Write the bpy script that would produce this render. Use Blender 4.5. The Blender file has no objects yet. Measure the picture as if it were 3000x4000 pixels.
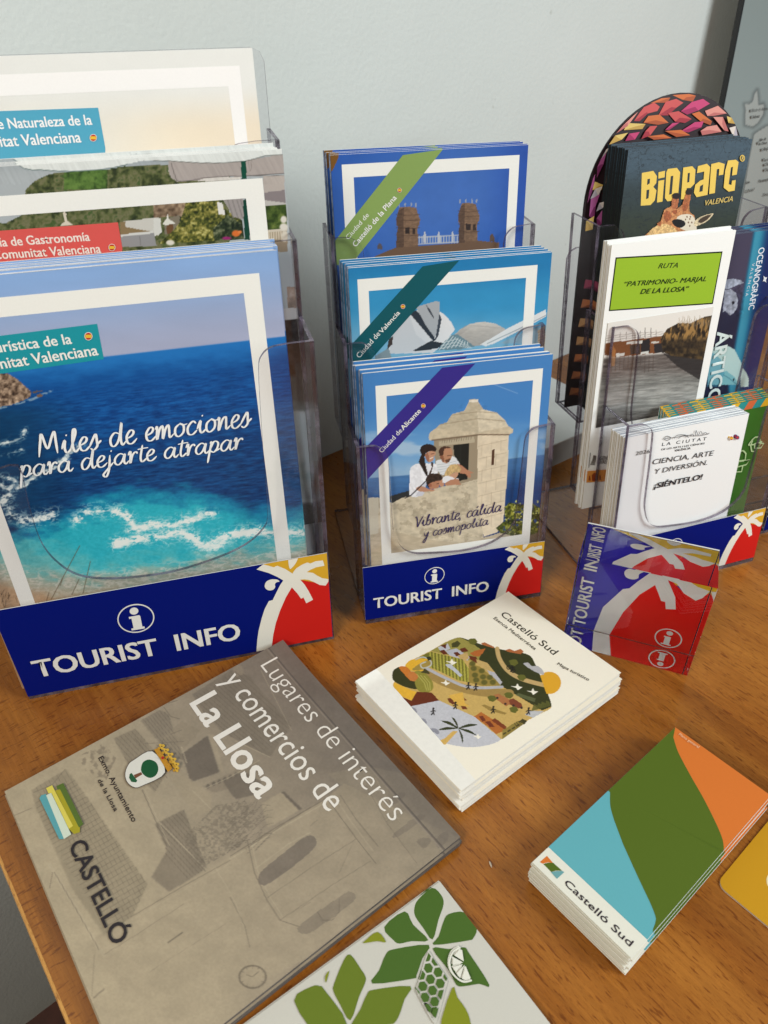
import bpy, math, random
import numpy as np
from mathutils import Matrix, Vector
from mathutils.geometry import tessellate_polygon

R = math.radians
random.seed(4)
scene = bpy.context.scene
COL = scene.collection

# ------------------------------------------------------------------ camera, world, lamps, exposure
CAM_H, FOCAL_PX, PITCH, ROLL = 0.4553724820271628, 2940.0407, 0.6414681934, -0.0061579358
cam_data = bpy.data.cameras.new('camera')
cam_data.sensor_fit = 'VERTICAL'
cam_data.sensor_height = 24.0
cam_data.sensor_width = 18.0
cam_data.lens = 24.0 * FOCAL_PX / 4000.0
cam_data.clip_start = 0.01
cam_data.clip_end = 60.0
cam = bpy.data.objects.new('camera', cam_data)
COL.objects.link(cam)
FW = Vector((0, math.cos(PITCH), -math.sin(PITCH)))
UP0 = Vector((0, math.sin(PITCH), math.cos(PITCH)))
RT0 = Vector((1, 0, 0))
RT = RT0 * math.cos(ROLL) + UP0 * math.sin(ROLL)
UPV = UP0 * math.cos(ROLL) - RT0 * math.sin(ROLL)
CAM_LOC = Vector((0, 0, CAM_H))
cm = Matrix((RT, UPV, -FW)).transposed().to_4x4()
cm.translation = CAM_LOC
cam.matrix_world = cm
cam_data.dof.use_dof = True
cam_data.dof.focus_distance = 0.55
cam_data.dof.aperture_fstop = 9.0
scene.camera = cam

world = bpy.data.worlds.new('World')
scene.world = world
world.use_nodes = True
wn = world.node_tree.nodes
bg = wn['Background']
bg.inputs['Color'].default_value = (0.93, 0.97, 1.0, 1)
bg.inputs['Strength'].default_value = 0.12


def area_lamp(name, loc, target, sx, sy, power, color):
    ld = bpy.data.lights.new(name, 'AREA')
    ld.shape = 'RECTANGLE'
    ld.size, ld.size_y = sx, sy
    ld.energy = power
    ld.color = color
    o = bpy.data.objects.new(name, ld)
    COL.objects.link(o)
    o.location = loc
    o.rotation_euler = (Vector(target) - Vector(loc)).to_track_quat('-Z', 'Y').to_euler()
    return o


area_lamp('cool_window_light', (1.25, -0.15, 0.98), (0.0, 0.75, 0.34), 0.6, 0.75, 21.0, (0.92, 0.98, 1.0))
area_lamp('warm_room_light', (-0.72, -0.78, 1.2), (-0.05, 0.5, 0.12), 0.55, 0.6, 18.0, (1.0, 0.90, 0.78))

scene.view_settings.view_transform = 'Standard'
scene.view_settings.look = 'None'
scene.view_settings.exposure = 0.07
scene.view_settings.gamma = 1.0
scene.view_settings.use_curve_mapping = False
cy = scene.cycles
cy.max_bounces = 14
cy.diffuse_bounces = 4
cy.glossy_bounces = 4
cy.transmission_bounces = 10
cy.transparent_max_bounces = 40
cy.caustics_refractive = True
cy.caustics_reflective = False
cy.sample_clamp_indirect = 60.0
cy.use_denoising = True
try:
    cy.denoiser = 'OPENIMAGEDENOISE'
except Exception:
    pass


# ------------------------------------------------------------------ small geometry helpers
def unit_frame(yaw, lean):
    """u runs along the sheet, v up the sheet, for something standing and leaning back"""
    u = Vector((math.cos(yaw), math.sin(yaw), 0))
    n = Vector((-math.sin(yaw), math.cos(yaw), 0))
    return u, n * math.sin(lean) + Vector((0, 0, math.cos(lean)))


class Sheet:
    """A flat printed sheet: origin at its lower left corner, u to the right, v up, y (=v x u) away from the reader."""

    def __init__(self, o, u, v, gain=0.86):
        self.o, self.u, self.v = Vector(o), Vector(u).normalized(), Vector(v).normalized()
        self.y = self.v.cross(self.u)
        self.gain = gain

    def matrix(self, back=0.0):
        m = Matrix((self.u, self.y, self.v)).transposed().to_4x4()
        m.translation = self.o + self.y * back
        return m

    def loc(self, p):
        """trace coordinate of the print -> sheet coordinate"""
        d = FW + RT * ((p[0] - 1500.0) / FOCAL_PX) - UPV * ((p[1] - 2000.0) / FOCAL_PX)
        t = (self.o - CAM_LOC).dot(self.y) / d.dot(self.y)
        q = CAM_LOC + d * t - self.o
        return q.dot(self.u), q.dot(self.v)

    def trace(self, S, T):
        """sheet coordinates (arrays) -> trace coordinates"""
        P = [self.o[i] + S * self.u[i] + T * self.v[i] - CAM_LOC[i] for i in range(3)]
        dz = sum(P[i] * FW[i] for i in range(3))
        dx = sum(P[i] * RT[i] for i in range(3))
        dy = sum(P[i] * UPV[i] for i in range(3))
        return 1500.0 + FOCAL_PX * dx / dz, 2000.0 - FOCAL_PX * dy / dz


def on_table(p, z=0.0):
    d = FW + RT * ((p[0] - 1500.0) / FOCAL_PX) - UPV * ((p[1] - 2000.0) / FOCAL_PX)
    t = (z - CAM_H) / d.z
    return CAM_LOC + d * t


def zoomed(ox, oy, k):
    """coordinates noted on an enlarged piece of the reference -> trace coordinates"""
    return lambda pts: [(ox + x * k, oy + y * k) for x, y in pts]


def lin(c):
    c = np.asarray(c, float) / 255.0
    return np.where(c <= 0.04045, c / 12.92, ((c + 0.055) / 1.055) ** 2.4)


_tab = np.random.RandomState(7).rand(24, 256, 256)


def vnoise(x, y, seed=0):
    t = _tab[seed % 24]
    xi, yi = np.floor(x).astype(int), np.floor(y).astype(int)
    fx, fy = x - xi, y - yi
    fx, fy = fx * fx * (3 - 2 * fx), fy * fy * (3 - 2 * fy)
    a, b = t[xi & 255, yi & 255], t[(xi + 1) & 255, yi & 255]
    c, d = t[xi & 255, (yi + 1) & 255], t[(xi + 1) & 255, (yi + 1) & 255]
    return (a * (1 - fx) + b * fx) * (1 - fy) + (c * (1 - fx) + d * fx) * fy


def fbm(x, y, seed=0, octaves=4):
    s, amp, tot = 0, 1.0, 0
    for k in range(octaves):
        s = s + amp * vnoise(x * 2 ** k + 17.3 * k, y * 2 ** k + 9.1 * k, seed + k)
        tot += amp
        amp *= 0.5
    return s / tot


def sstep(a, b, x):
    t = np.clip((x - a) / (b - a), 0, 1)
    return t * t * (3 - 2 * t)


def smooth(pts, n=6, closed=False):
    """Catmull-Rom through the points"""
    P = [np.array(p, float) for p in pts]
    m = len(P)
    out = []
    for i in range(m if closed else m - 1):
        if closed:
            a, b, c, d = P[i - 1], P[i], P[(i + 1) % m], P[(i + 2) % m]
        else:
            a, b, c, d = P[max(i - 1, 0)], P[i], P[i + 1], P[min(i + 2, m - 1)]
        for k in range(n):
            t = k / n
            out.append(tuple(0.5 * (2 * b + (c - a) * t + (2 * a - 5 * b + 4 * c - d) * t * t + (3 * b - a - 3 * c + d) * t ** 3)))
    if not closed:
        out.append(tuple(P[-1]))
    return out


def ellipse(cx, cy, rx, ry, rot=0.0, n=28):
    c, s = math.cos(R(rot)), math.sin(R(rot))
    return [(cx + rx * math.cos(a) * c - ry * math.sin(a) * s, cy + rx * math.cos(a) * s + ry * math.sin(a) * c)
            for a in [2 * math.pi * k / n for k in range(n)]]


class Canvas:
    """A fine grid over (part of) a sheet whose vertices carry the ink of a printed picture."""

    def __init__(self, sheet, s0, s1, t0, t1, step=0.0006):
        self.sheet = sheet
        self.ns, self.nt = int((s1 - s0) / step) + 2, int((t1 - t0) / step) + 2
        s, t = np.linspace(s0, s1, self.ns), np.linspace(t0, t1, self.nt)
        self.S, self.T = np.meshgrid(s, t)
        self.X, self.Y = sheet.trace(self.S, self.T)
        self.rgb = np.zeros(self.S.shape + (3,))

    def fill(self, col, a=1.0):
        col = np.asarray(col, float)
        a = np.asarray(a, float)
        if a.ndim == 0:
            a = np.full(self.S.shape, float(a))
        self.rgb = self.rgb * (1 - a[..., None]) + col * a[..., None]

    def inside(self, pts):
        x, y = self.X, self.Y
        m = np.zeros(x.shape, bool)
        n = len(pts)
        for i in range(n):
            (x1, y1), (x2, y2) = pts[i], pts[(i + 1) % n]
            if y1 == y2:
                continue
            c = ((y1 > y) != (y2 > y)) & (x < (x2 - x1) * (y - y1) / (y2 - y1) + x1)
            m ^= c
        return m

    def poly(self, pts, col, a=1.0):
        self.fill(col, self.inside(pts) * a)

    def blob(self, cx, cy, rx, ry, col, a=1.0, rot=0.0, soft=0.25):
        c, s = math.cos(R(rot)), math.sin(R(rot))
        dx, dy = self.X - cx, self.Y - cy
        d = np.sqrt(((dx * c + dy * s) / rx) ** 2 + ((-dx * s + dy * c) / ry) ** 2)
        self.fill(col, a * (1 - sstep(1 - soft, 1 + soft, d)))

    def dist(self, pts):
        best = np.full(self.X.shape, 1e9)
        for (x1, y1), (x2, y2) in zip(pts[:-1], pts[1:]):
            dx, dy = x2 - x1, y2 - y1
            L = dx * dx + dy * dy + 1e-9
            t = np.clip(((self.X - x1) * dx + (self.Y - y1) * dy) / L, 0, 1)
            best = np.minimum(best, np.hypot(self.X - x1 - t * dx, self.Y - y1 - t * dy))
        return best

    def line(self, pts, width, col, a=1.0):
        d = self.dist(pts)
        self.fill(col, a * (1 - sstep(width * 0.5 - 1.2, width * 0.5 + 1.2, d)))

    def noise(self, sx, sy, seed=0, octaves=4, rot=0.0):
        c, s = math.cos(R(rot)), math.sin(R(rot))
        return fbm((self.X * c + self.Y * s) / sx + 50, (-self.X * s + self.Y * c) / sy + 50, seed, octaves)

    def blur(self, n=2):
        for _ in range(n):
            for ax in (0, 1):
                p = np.concatenate([self.rgb.take([0], ax), self.rgb, self.rgb.take([-1], ax)], ax)
                k = self.rgb.shape[ax]
                self.rgb = .25 * p.take(range(0, k), ax) + .5 * p.take(range(1, k + 1), ax) + .25 * p.take(range(2, k + 2), ax)

    def mottle(self, amount, sx, sy=None, seed=0, mask=None, rot=0.0):
        n = (self.noise(sx, sy or sx, seed, 3, rot) - 0.5) * 2 * amount
        if mask is not None:
            n = n * mask
        self.rgb = self.rgb * (1 + n[..., None])

    def foliage(self, mask, cols, size, seed=0):
        n = self.noise(size, size, seed, 3)
        m = self.noise(size * 4, size * 4, seed + 5, 2)
        v = np.clip((n * 0.65 + m * 0.35 - 0.28) / 0.44, 0, 0.999) * (len(cols) - 1)
        k = np.floor(v).astype(int)
        f = (v - k)[..., None]
        c = np.asarray(cols, float)
        self.fill(c[k] * (1 - f) + c[np.minimum(k + 1, len(cols) - 1)] * f, mask * 1.0)


_text_cache = {}


def text_mesh(s, bold=0.0, shear=0.0):
    key = (s, bold, shear)
    if key not in _text_cache:
        cu = bpy.data.curves.new('lettering', 'FONT')
        cu.body = s
        cu.offset = bold
        cu.shear = shear
        cu.fill_mode = 'FRONT'
        cu.resolution_u = 3
        ob = bpy.data.objects.new('lettering', cu)
        COL.objects.link(ob)
        dg = bpy.context.evaluated_depsgraph_get()
        me = ob.evaluated_get(dg).to_mesh()
        me.calc_loop_triangles()
        v = np.array([q.co[:2] for q in me.vertices]) if len(me.vertices) else np.zeros((0, 2))
        f = np.array([t.vertices[:] for t in me.loop_triangles]) if len(me.vertices) else np.zeros((0, 3), int)
        ob.evaluated_get(dg).to_mesh_clear()
        bpy.data.objects.remove(ob)
        bpy.data.curves.remove(cu)
        _text_cache[key] = (v, f)
    return _text_cache[key]


CAP = None


class Print:
    """Everything printed on one sheet, gathered into one mesh: picture grid, flat shapes and letters a hair above each other."""

    def __init__(self, sheet, w=None, h=None, s0=0.0, t0=0.0, base=(240, 240, 236), bend=None):
        self.sheet, self.bend = sheet, bend
        self.V, self.F, self.C = [], [], []
        self.n = 0
        self.layer = 0
        if w:
            self.rect(s0, t0, s0 + w, t0 + h, base)

    def _add(self, st, faces, cols):
        st = np.asarray(st, float)
        y = np.full(len(st), -self.layer * 0.00006)
        if self.bend is not None:
            y = y + self.bend(st[:, 0], st[:, 1])
        self.V.append(np.column_stack([st[:, 0], y, st[:, 1]]))
        self.F.append(np.asarray(faces, int) + self.n)
        self.C.append(cols)
        self.n += len(st)

    def ink(self, col):
        return np.clip(lin(col) * self.sheet.gain, 0, 0.9)

    def local(self, st, col, up=True):
        """flat shape given in sheet coordinates"""
        if up:
            self.layer += 1
        tris = tessellate_polygon([[Vector((a, b, 0)) for a, b in st]])
        f = []
        for t in tris:
            (x1, y1), (x2, y2), (x3, y3) = [st[i] for i in t]
            if (x2 - x1) * (y3 - y1) - (x3 - x1) * (y2 - y1) < 0:
                t = (t[0], t[2], t[1])
            f.append(tuple(t))
        self._add(st, f, np.tile(self.ink(col), (len(st), 1)))

    def rect(self, a, b, c, d, col, up=True):
        self.local([(a, b), (c, b), (c, d), (a, d)], col, up)

    def poly(self, pts, col, up=True):
        self.local([self.sheet.loc(p) for p in pts], col, up)

    def frame(self, a0, b0, a1, b1, c0, d0, c1, d1, col):
        """band between an outer and an inner rectangle"""
        self.layer += 1
        for q in ((a0, b0, c0, b1), (c1, b0, a1, b1), (c0, d1, c1, b1), (c0, b0, c1, d0)):
            if q[2] - q[0] > 1e-5 and q[3] - q[1] > 1e-5:
                self.rect(*q, col, up=False)

    def ribbon(self, st, width, col, up=True, taper=False):
        if up:
            self.layer += 1
        P = np.asarray(st, float)
        if len(P) < 2:
            return
        d = np.gradient(P, axis=0)
        L = np.hypot(d[:, 0], d[:, 1]) + 1e-12
        nrm = np.column_stack([-d[:, 1] / L, d[:, 0] / L])
        w = np.full(len(P), width * 0.5)
        if taper:
            k = np.linspace(0, 1, len(P))
            w = w * (0.55 + 0.6 * np.abs(nrm[:, 0])) * np.clip(np.minimum(k, 1 - k) * 8 + 0.35, 0, 1)
        A, B = P + nrm * w[:, None], P - nrm * w[:, None]
        m = len(P)
        f = []
        for i in range(m - 1):
            f += [(i, m + i, m + i + 1), (i, m + i + 1, i + 1)]
        self._add(np.vstack([A, B]), f, np.tile(self.ink(col), (2 * m, 1)))

    def stroke(self, pts, width_px, col, up=True, taper=False):
        st = [self.sheet.loc(p) for p in pts]
        a, b = self.sheet.loc(pts[0]), self.sheet.loc((pts[0][0] + 10, pts[0][1]))
        self.ribbon(st, width_px * math.hypot(b[0] - a[0], b[1] - a[1]) / 10, col, up, taper)

    def canvas(self, cv, mask=None):
        """the picture grid; with a mask only the quads wholly inside it"""
        self.layer += 1
        ns, nt = cv.ns, cv.nt
        i = np.arange((nt - 1) * ns).reshape(nt - 1, ns)[:, :-1].ravel()
        if mask is not None:
            m = mask.ravel()
            i = i[m[i] & m[i + 1] & m[i + ns] & m[i + ns + 1]]
        f = np.vstack([np.column_stack([i, i + 1, i + ns + 1]), np.column_stack([i, i + ns + 1, i + ns])])
        rgb = np.clip(cv.rgb.reshape(-1, 3), 0, 255)
        self._add(np.column_stack([cv.S.ravel(), cv.T.ravel()]), f, np.clip(lin(rgb) * self.sheet.gain, 0, 0.9))

    def text_local(self, s, a, b, cap, col, bold=0.0, shear=0.0, flip=False):
        """letters whose baseline runs from a to b (sheet coordinates) with capitals of height cap"""
        global CAP
        if CAP is None:
            CAP = text_mesh('H')[0][:, 1].max()
        v, f = text_mesh(s, min(bold, 0.0), shear)
        if not len(v):
            return
        x0, x1 = v[:, 0].min(), v[:, 0].max()
        a, b = np.array(a), np.array(b)
        e = b - a
        L = np.hypot(*e)
        e = e / L
        n = np.array([-e[1], e[0]])
        g = max(bold, 0.0) / CAP * cap * .8
        L = L - 2 * g
        q = a + g * e + ((v[:, :1] - x0) / (x1 - x0) * L) * e + (v[:, 1:] / CAP * cap) * n
        self.layer += 1
        for dx, dy in ((0, 0), (-1, -.5), (1, -.5), (-1, .5), (1, .5)) if g else ((0, 0),):
            self._add(q + e * (dx * g) + n * (dy * g), f, np.tile(self.ink(col), (len(q), 1)))
            self.layer += .3

    def text(self, s, p0, p1, ptop, col, bold=0.0, shear=0.0):
        """p0, p1: ends of the baseline; ptop: a point on the line along the tops of the capitals (trace coordinates)"""
        a, b, c = [np.array(self.sheet.loc(p)) for p in (p0, p1, ptop)]
        e = (b - a) / np.hypot(*(b - a))
        cap = abs((c - a) @ np.array([-e[1], e[0]]))
        self.text_local(s, a, b, cap, col, bold, shear)

    def text_right(self, s, p0, p1, ptop, col, cond=1.0, bold=0.0, shear=0.0):
        """as text, but only the right end p1 is known: the length follows from the letters"""
        global CAP
        if CAP is None:
            CAP = text_mesh('H')[0][:, 1].max()
        a, b, c = [np.array(self.sheet.loc(p)) for p in (p0, p1, ptop)]
        e = (b - a) / np.hypot(*(b - a))
        cap = abs((c - a) @ np.array([-e[1], e[0]]))
        v, _ = text_mesh(s, min(bold, 0.0), shear)
        L = (v[:, 0].max() - v[:, 0].min()) / CAP * cap * cond
        self.text_local(s, b - e * L, b, cap, col, bold, shear)

    def script(self, s, p0, p1, pxh, width, col, slant=0.18):
        """brush handwriting along a baseline; pxh marks the height of the small letters"""
        a, b, c = [np.array(self.sheet.loc(p)) for p in (p0, p1, pxh)]
        e = (b - a) / np.hypot(*(b - a))
        n = np.array([-e[1], e[0]])
        xh = abs((c - a) @ n)
        tot = sum(HAND.get(ch, ([], 0.6))[1] for ch in s)
        k = np.hypot(*(b - a)) / tot
        x = 0
        self.layer += 1
        for ch in s:
            strokes, adv = HAND.get(ch, ([], 0.6))
            for st in strokes:
                q = smooth([(px, py if py < 1.1 else 1.1 + (py - 1.1) * .68) for px, py in st], 5)
                P = [a + e * ((x + px + slant * py) * k) + n * (py * xh) for px, py in q]
                self.ribbon(P, width * xh, col, up=False, taper=True)
            x += adv

    def flag(self, cx, cy, r, up=True):
        self.poly(ellipse(cx, cy, r, r), (240, 235, 225))
        self.poly(ellipse(cx, cy, r * 0.86, r * 0.86), (190, 45, 40))
        h = r * 0.40
        self.poly([(cx - r * .76, cy - h), (cx + r * .76, cy - h), (cx + r * .76, cy + h), (cx - r * .76, cy + h)], (235, 190, 60))

    def mesh(self, name):
        V, F, C = np.vstack(self.V), np.vstack(self.F), np.vstack(self.C)
        me = bpy.data.meshes.new(name)
        me.vertices.add(len(V))
        me.vertices.foreach_set('co', V.ravel())
        me.loops.add(F.size)
        me.loops.foreach_set('vertex_index', F.ravel())
        me.polygons.add(len(F))
        me.polygons.foreach_set('loop_start', np.arange(0, F.size, 3))
        me.polygons.foreach_set('loop_total', np.full(len(F), 3))
        at = me.color_attributes.new('ink', 'FLOAT_COLOR', 'POINT')
        at.data.foreach_set('color', np.column_stack([C, np.ones(len(C))]).ravel())
        me.update(calc_edges=True)
        me.validate()
        return me


HAND = {
    'M': ([[(0, 0), (.18, 1.2), (.3, 1.95), (.6, .55), (.95, 1.5), (1.15, 2.05), (1.2, 1.0), (1.25, .1)]], 1.5),
    'V': ([[(0, 1.85), (.2, 1.9), (.4, .8), (.5, 0), (.8, .9), (1.15, 1.95)]], 1.0),
    'i': ([[(.05, .35), (.3, 1), (.25, .35), (.4, .02), (.7, .3)], [(.38, 1.5), (.46, 1.42)]], .6),
    'l': ([[(.05, .3), (.42, 1.4), (.42, 2.0), (.28, 1.8), (.2, .5), (.36, 0), (.65, .3)]], .55),
    'e': ([[(.08, .4), (.5, .6), (.62, .9), (.4, 1.02), (.14, .6), (.2, .1), (.5, 0), (.85, .35)]], .75),
    's': ([[(0, .15), (.35, .9), (.5, 1.1), (.55, .6), (.55, .2), (.3, -.05), (.08, .1)], [(.5, .25), (.85, .6)]], .75),
    'd': ([[(.75, .85), (.42, 1), (.12, .6), (.15, .1), (.4, 0), (.7, .5), (.92, 2.0), (.82, .6), (.92, 0), (1.2, .3)]], 1.1),
    'm': ([[(.02, .8), (.15, 1), (.13, 0), (.32, .75), (.52, 1), (.56, .6), (.55, 0), (.75, .75), (.95, 1), (1.0, .6), (1.05, .03), (1.35, .3)]], 1.3),
    'o': ([[(.5, 1), (.16, .7), (.15, .2), (.4, 0), (.72, .3), (.72, .8), (.45, 1), (.7, .85), (1.0, .9)]], .9),
    'c': ([[(.72, .82), (.48, 1.02), (.14, .6), (.18, .1), (.48, 0), (.8, .3)]], .75),
    'n': ([[(.02, .8), (.15, 1), (.13, 0), (.38, .8), (.62, 1), (.66, .5), (.7, .03), (1.0, .3)]], .95),
    'p': ([[(.12, .85), (.22, 1), (.12, .1), (.02, -.95)], [(.14, .3), (.4, 1), (.72, .88), (.7, .4), (.45, .02), (.16, .2)], [(.6, .1), (.9, .3)]], .9),
    'r': ([[(.03, .75), (.2, 1.08), (.2, 0), (.34, .7), (.58, 1), (.72, .8)]], .72),
    'a': ([[(.82, .8), (.48, 1), (.14, .65), (.12, .2), (.36, 0), (.64, .3), (.84, .95), (.78, .3), (.92, 0), (1.15, .28)]], 1.05),
    'j': ([[(.28, 1), (.22, -.3), (.02, -.95), (-.2, -.75), (.1, -.3), (.55, .3)], [(.34, 1.5), (.42, 1.42)]], .55),
    't': ([[(.36, 1.75), (.24, .4), (.38, 0), (.7, .3)], [(0, 1.2), (.4, 1.28), (.8, 1.3)]], .6),
    'b': ([[(.1, .5), (.35, 1.5), (.42, 2.0), (.25, 1.7), (.16, .4), (.32, 0), (.62, .2), (.66, .65), (.45, .85), (.25, .6)]], .8),
    'y': ([[(.08, 1), (.18, .4), (.42, .25), (.75, 1), (.55, -.2), (.25, -1), (.02, -.75), (.4, -.15), (.8, .3)]], .85),
    ',': ([[(.12, .12), (.05, -.3)]], .35),
    ' ': ([], .62),
}
HAND['á'] = (HAND['a'][0] + [[(.55, 1.35), (.8, 1.75)]], 1.05)


# ------------------------------------------------------------------ materials
def new_mat(name):
    m = bpy.data.materials.new(name)
    m.use_nodes = True
    nt = m.node_tree
    return m, nt, nt.nodes['Principled BSDF'], nt.nodes['Material Output']


def simple(name, col, rough=0.5, spec=0.5, var=0.0, scale=300.0):
    m, nt, b, out = new_mat(name)
    b.inputs['Base Color'].default_value = (*col, 1)
    b.inputs['Roughness'].default_value = rough
    b.inputs['Specular IOR Level'].default_value = spec
    if var:
        tc = nt.nodes.new('ShaderNodeTexCoord')
        nz = nt.nodes.new('ShaderNodeTexNoise')
        nz.inputs['Scale'].default_value = scale
        nz.inputs['Detail'].default_value = 4
        nt.links.new(tc.outputs['Object'], nz.inputs['Vector'])
        rp = nt.nodes.new('ShaderNodeValToRGB')
        rp.color_ramp.elements[0].position = .3
        rp.color_ramp.elements[1].position = .7
        rp.color_ramp.elements[0].color = (*[c * (1 - var) for c in col], 1)
        rp.color_ramp.elements[1].color = (*[min(1, c * (1 + var)) for c in col], 1)
        nt.links.new(nz.outputs['Fac'], rp.inputs['Fac'])
        nt.links.new(rp.outputs['Color'], b.inputs['Base Color'])
    return m


def print_mat(name, rough, spec=0.5, grain=0.03, bump=0.0):
    """ink on paper: the ink comes with the mesh, the paper adds a little grain"""
    m, nt, b, out = new_mat(name)
    at = nt.nodes.new('ShaderNodeAttribute')
    at.attribute_name = 'ink'
    tc = nt.nodes.new('ShaderNodeTexCoord')
    nz = nt.nodes.new('ShaderNodeTexNoise')
    nz.inputs['Scale'].default_value = 900
    nz.inputs['Detail'].default_value = 3
    nt.links.new(tc.outputs['Object'], nz.inputs['Vector'])
    mr = nt.nodes.new('ShaderNodeMapRange')
    mr.inputs['To Min'].default_value = 1 - grain
    mr.inputs['To Max'].default_value = 1 + grain
    nt.links.new(nz.outputs['Fac'], mr.inputs['Value'])
    mx = nt.nodes.new('ShaderNodeVectorMath')
    mx.operation = 'SCALE'
    nt.links.new(at.outputs['Color'], mx.inputs[0])
    nt.links.new(mr.outputs['Result'], mx.inputs['Scale'])
    nt.links.new(mx.outputs['Vector'], b.inputs['Base Color'])
    b.inputs['Roughness'].default_value = rough
    b.inputs['Specular IOR Level'].default_value = spec
    wv = nt.nodes.new('ShaderNodeTexNoise')
    wv.inputs['Scale'].default_value = 9
    wv.inputs['Detail'].default_value = 1
    nt.links.new(tc.outputs['Object'], wv.inputs['Vector'])
    bp = nt.nodes.new('ShaderNodeBump')
    bp.inputs['Strength'].default_value = 0.12 + bump
    bp.inputs['Distance'].default_value = 0.01
    nt.links.new(wv.outputs['Fac'], bp.inputs['Height'])
    nt.links.new(bp.outputs['Normal'], b.inputs['Normal'])
    return m


def page_mat(name, light, dark, fine=2600.0, along=30.0, bias=0.5):
    """edges of many pages: long fine streaks across the thickness (local Y)"""
    m, nt, b, out = new_mat(name)
    tc = nt.nodes.new('ShaderNodeTexCoord')
    mp = nt.nodes.new('ShaderNodeMapping')
    mp.inputs['Scale'].default_value = (along, fine, along)
    nt.links.new(tc.outputs['Object'], mp.inputs['Vector'])
    nz = nt.nodes.new('ShaderNodeTexNoise')
    nz.inputs['Scale'].default_value = 1.0
    nz.inputs['Detail'].default_value = 3
    nz.inputs['Roughness'].default_value = .7
    nt.links.new(mp.outputs['Vector'], nz.inputs['Vector'])
    rp = nt.nodes.new('ShaderNodeValToRGB')
    rp.color_ramp.elements[0].position = bias - .14
    rp.color_ramp.elements[1].position = bias + .14
    rp.color_ramp.elements[0].color = (*dark, 1)
    rp.color_ramp.elements[1].color = (*light, 1)
    nt.links.new(nz.outputs['Fac'], rp.inputs['Fac'])
    nt.links.new(rp.outputs['Color'], b.inputs['Base Color'])
    b.inputs['Roughness'].default_value = .8
    b.inputs['Specular IOR Level'].default_value = .2
    return m


def acrylic_mat(name, tint, gloss=1.0, rough=0.02):
    """thin clear plastic sheet: mostly lets the light straight through, mirrors at grazing angles"""
    m = bpy.data.materials.new(name)
    m.use_nodes = True
    nt = m.node_tree
    nt.nodes.clear()
    out = nt.nodes.new('ShaderNodeOutputMaterial')
    tr = nt.nodes.new('ShaderNodeBsdfTransparent')
    tr.inputs['Color'].default_value = (*tint, 1)
    gl = nt.nodes.new('ShaderNodeBsdfGlossy')
    gl.inputs['Roughness'].default_value = rough
    gl.inputs['Color'].default_value = (.95, .95, .97, 1)
    tc = nt.nodes.new('ShaderNodeTexCoord')
    sm = nt.nodes.new('ShaderNodeTexNoise')
    sm.inputs['Scale'].default_value = 26
    sm.inputs['Detail'].default_value = 4
    nt.links.new(tc.outputs['Object'], sm.inputs['Vector'])
    sr = nt.nodes.new('ShaderNodeMapRange')
    sr.inputs['From Min'].default_value = .45
    sr.inputs['From Max'].default_value = .75
    sr.inputs['To Min'].default_value = rough
    sr.inputs['To Max'].default_value = rough + .16
    nt.links.new(sm.outputs['Fac'], sr.inputs['Value'])
    nt.links.new(sr.outputs['Result'], gl.inputs['Roughness'])
    lw = nt.nodes.new('ShaderNodeLayerWeight')
    lw.inputs['Blend'].default_value = .5
    pw = nt.nodes.new('ShaderNodeMath')
    pw.operation = 'POWER'
    pw.inputs[1].default_value = 5.0
    nt.links.new(lw.outputs['Facing'], pw.inputs[0])
    mu = nt.nodes.new('ShaderNodeMath')
    mu.operation = 'MULTIPLY_ADD'
    mu.inputs[1].default_value = .9 * gloss
    mu.inputs[2].default_value = .035 * gloss
    mu.use_clamp = True
    nt.links.new(pw.outputs[0], mu.inputs[0])
    mx = nt.nodes.new('ShaderNodeMixShader')
    nt.links.new(mu.outputs[0], mx.inputs['Fac'])
    nt.links.new(tr.outputs[0], mx.inputs[1])
    nt.links.new(gl.outputs[0], mx.inputs[2])
    nt.links.new(mx.outputs[0], out.inputs['Surface'])
    return m


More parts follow.
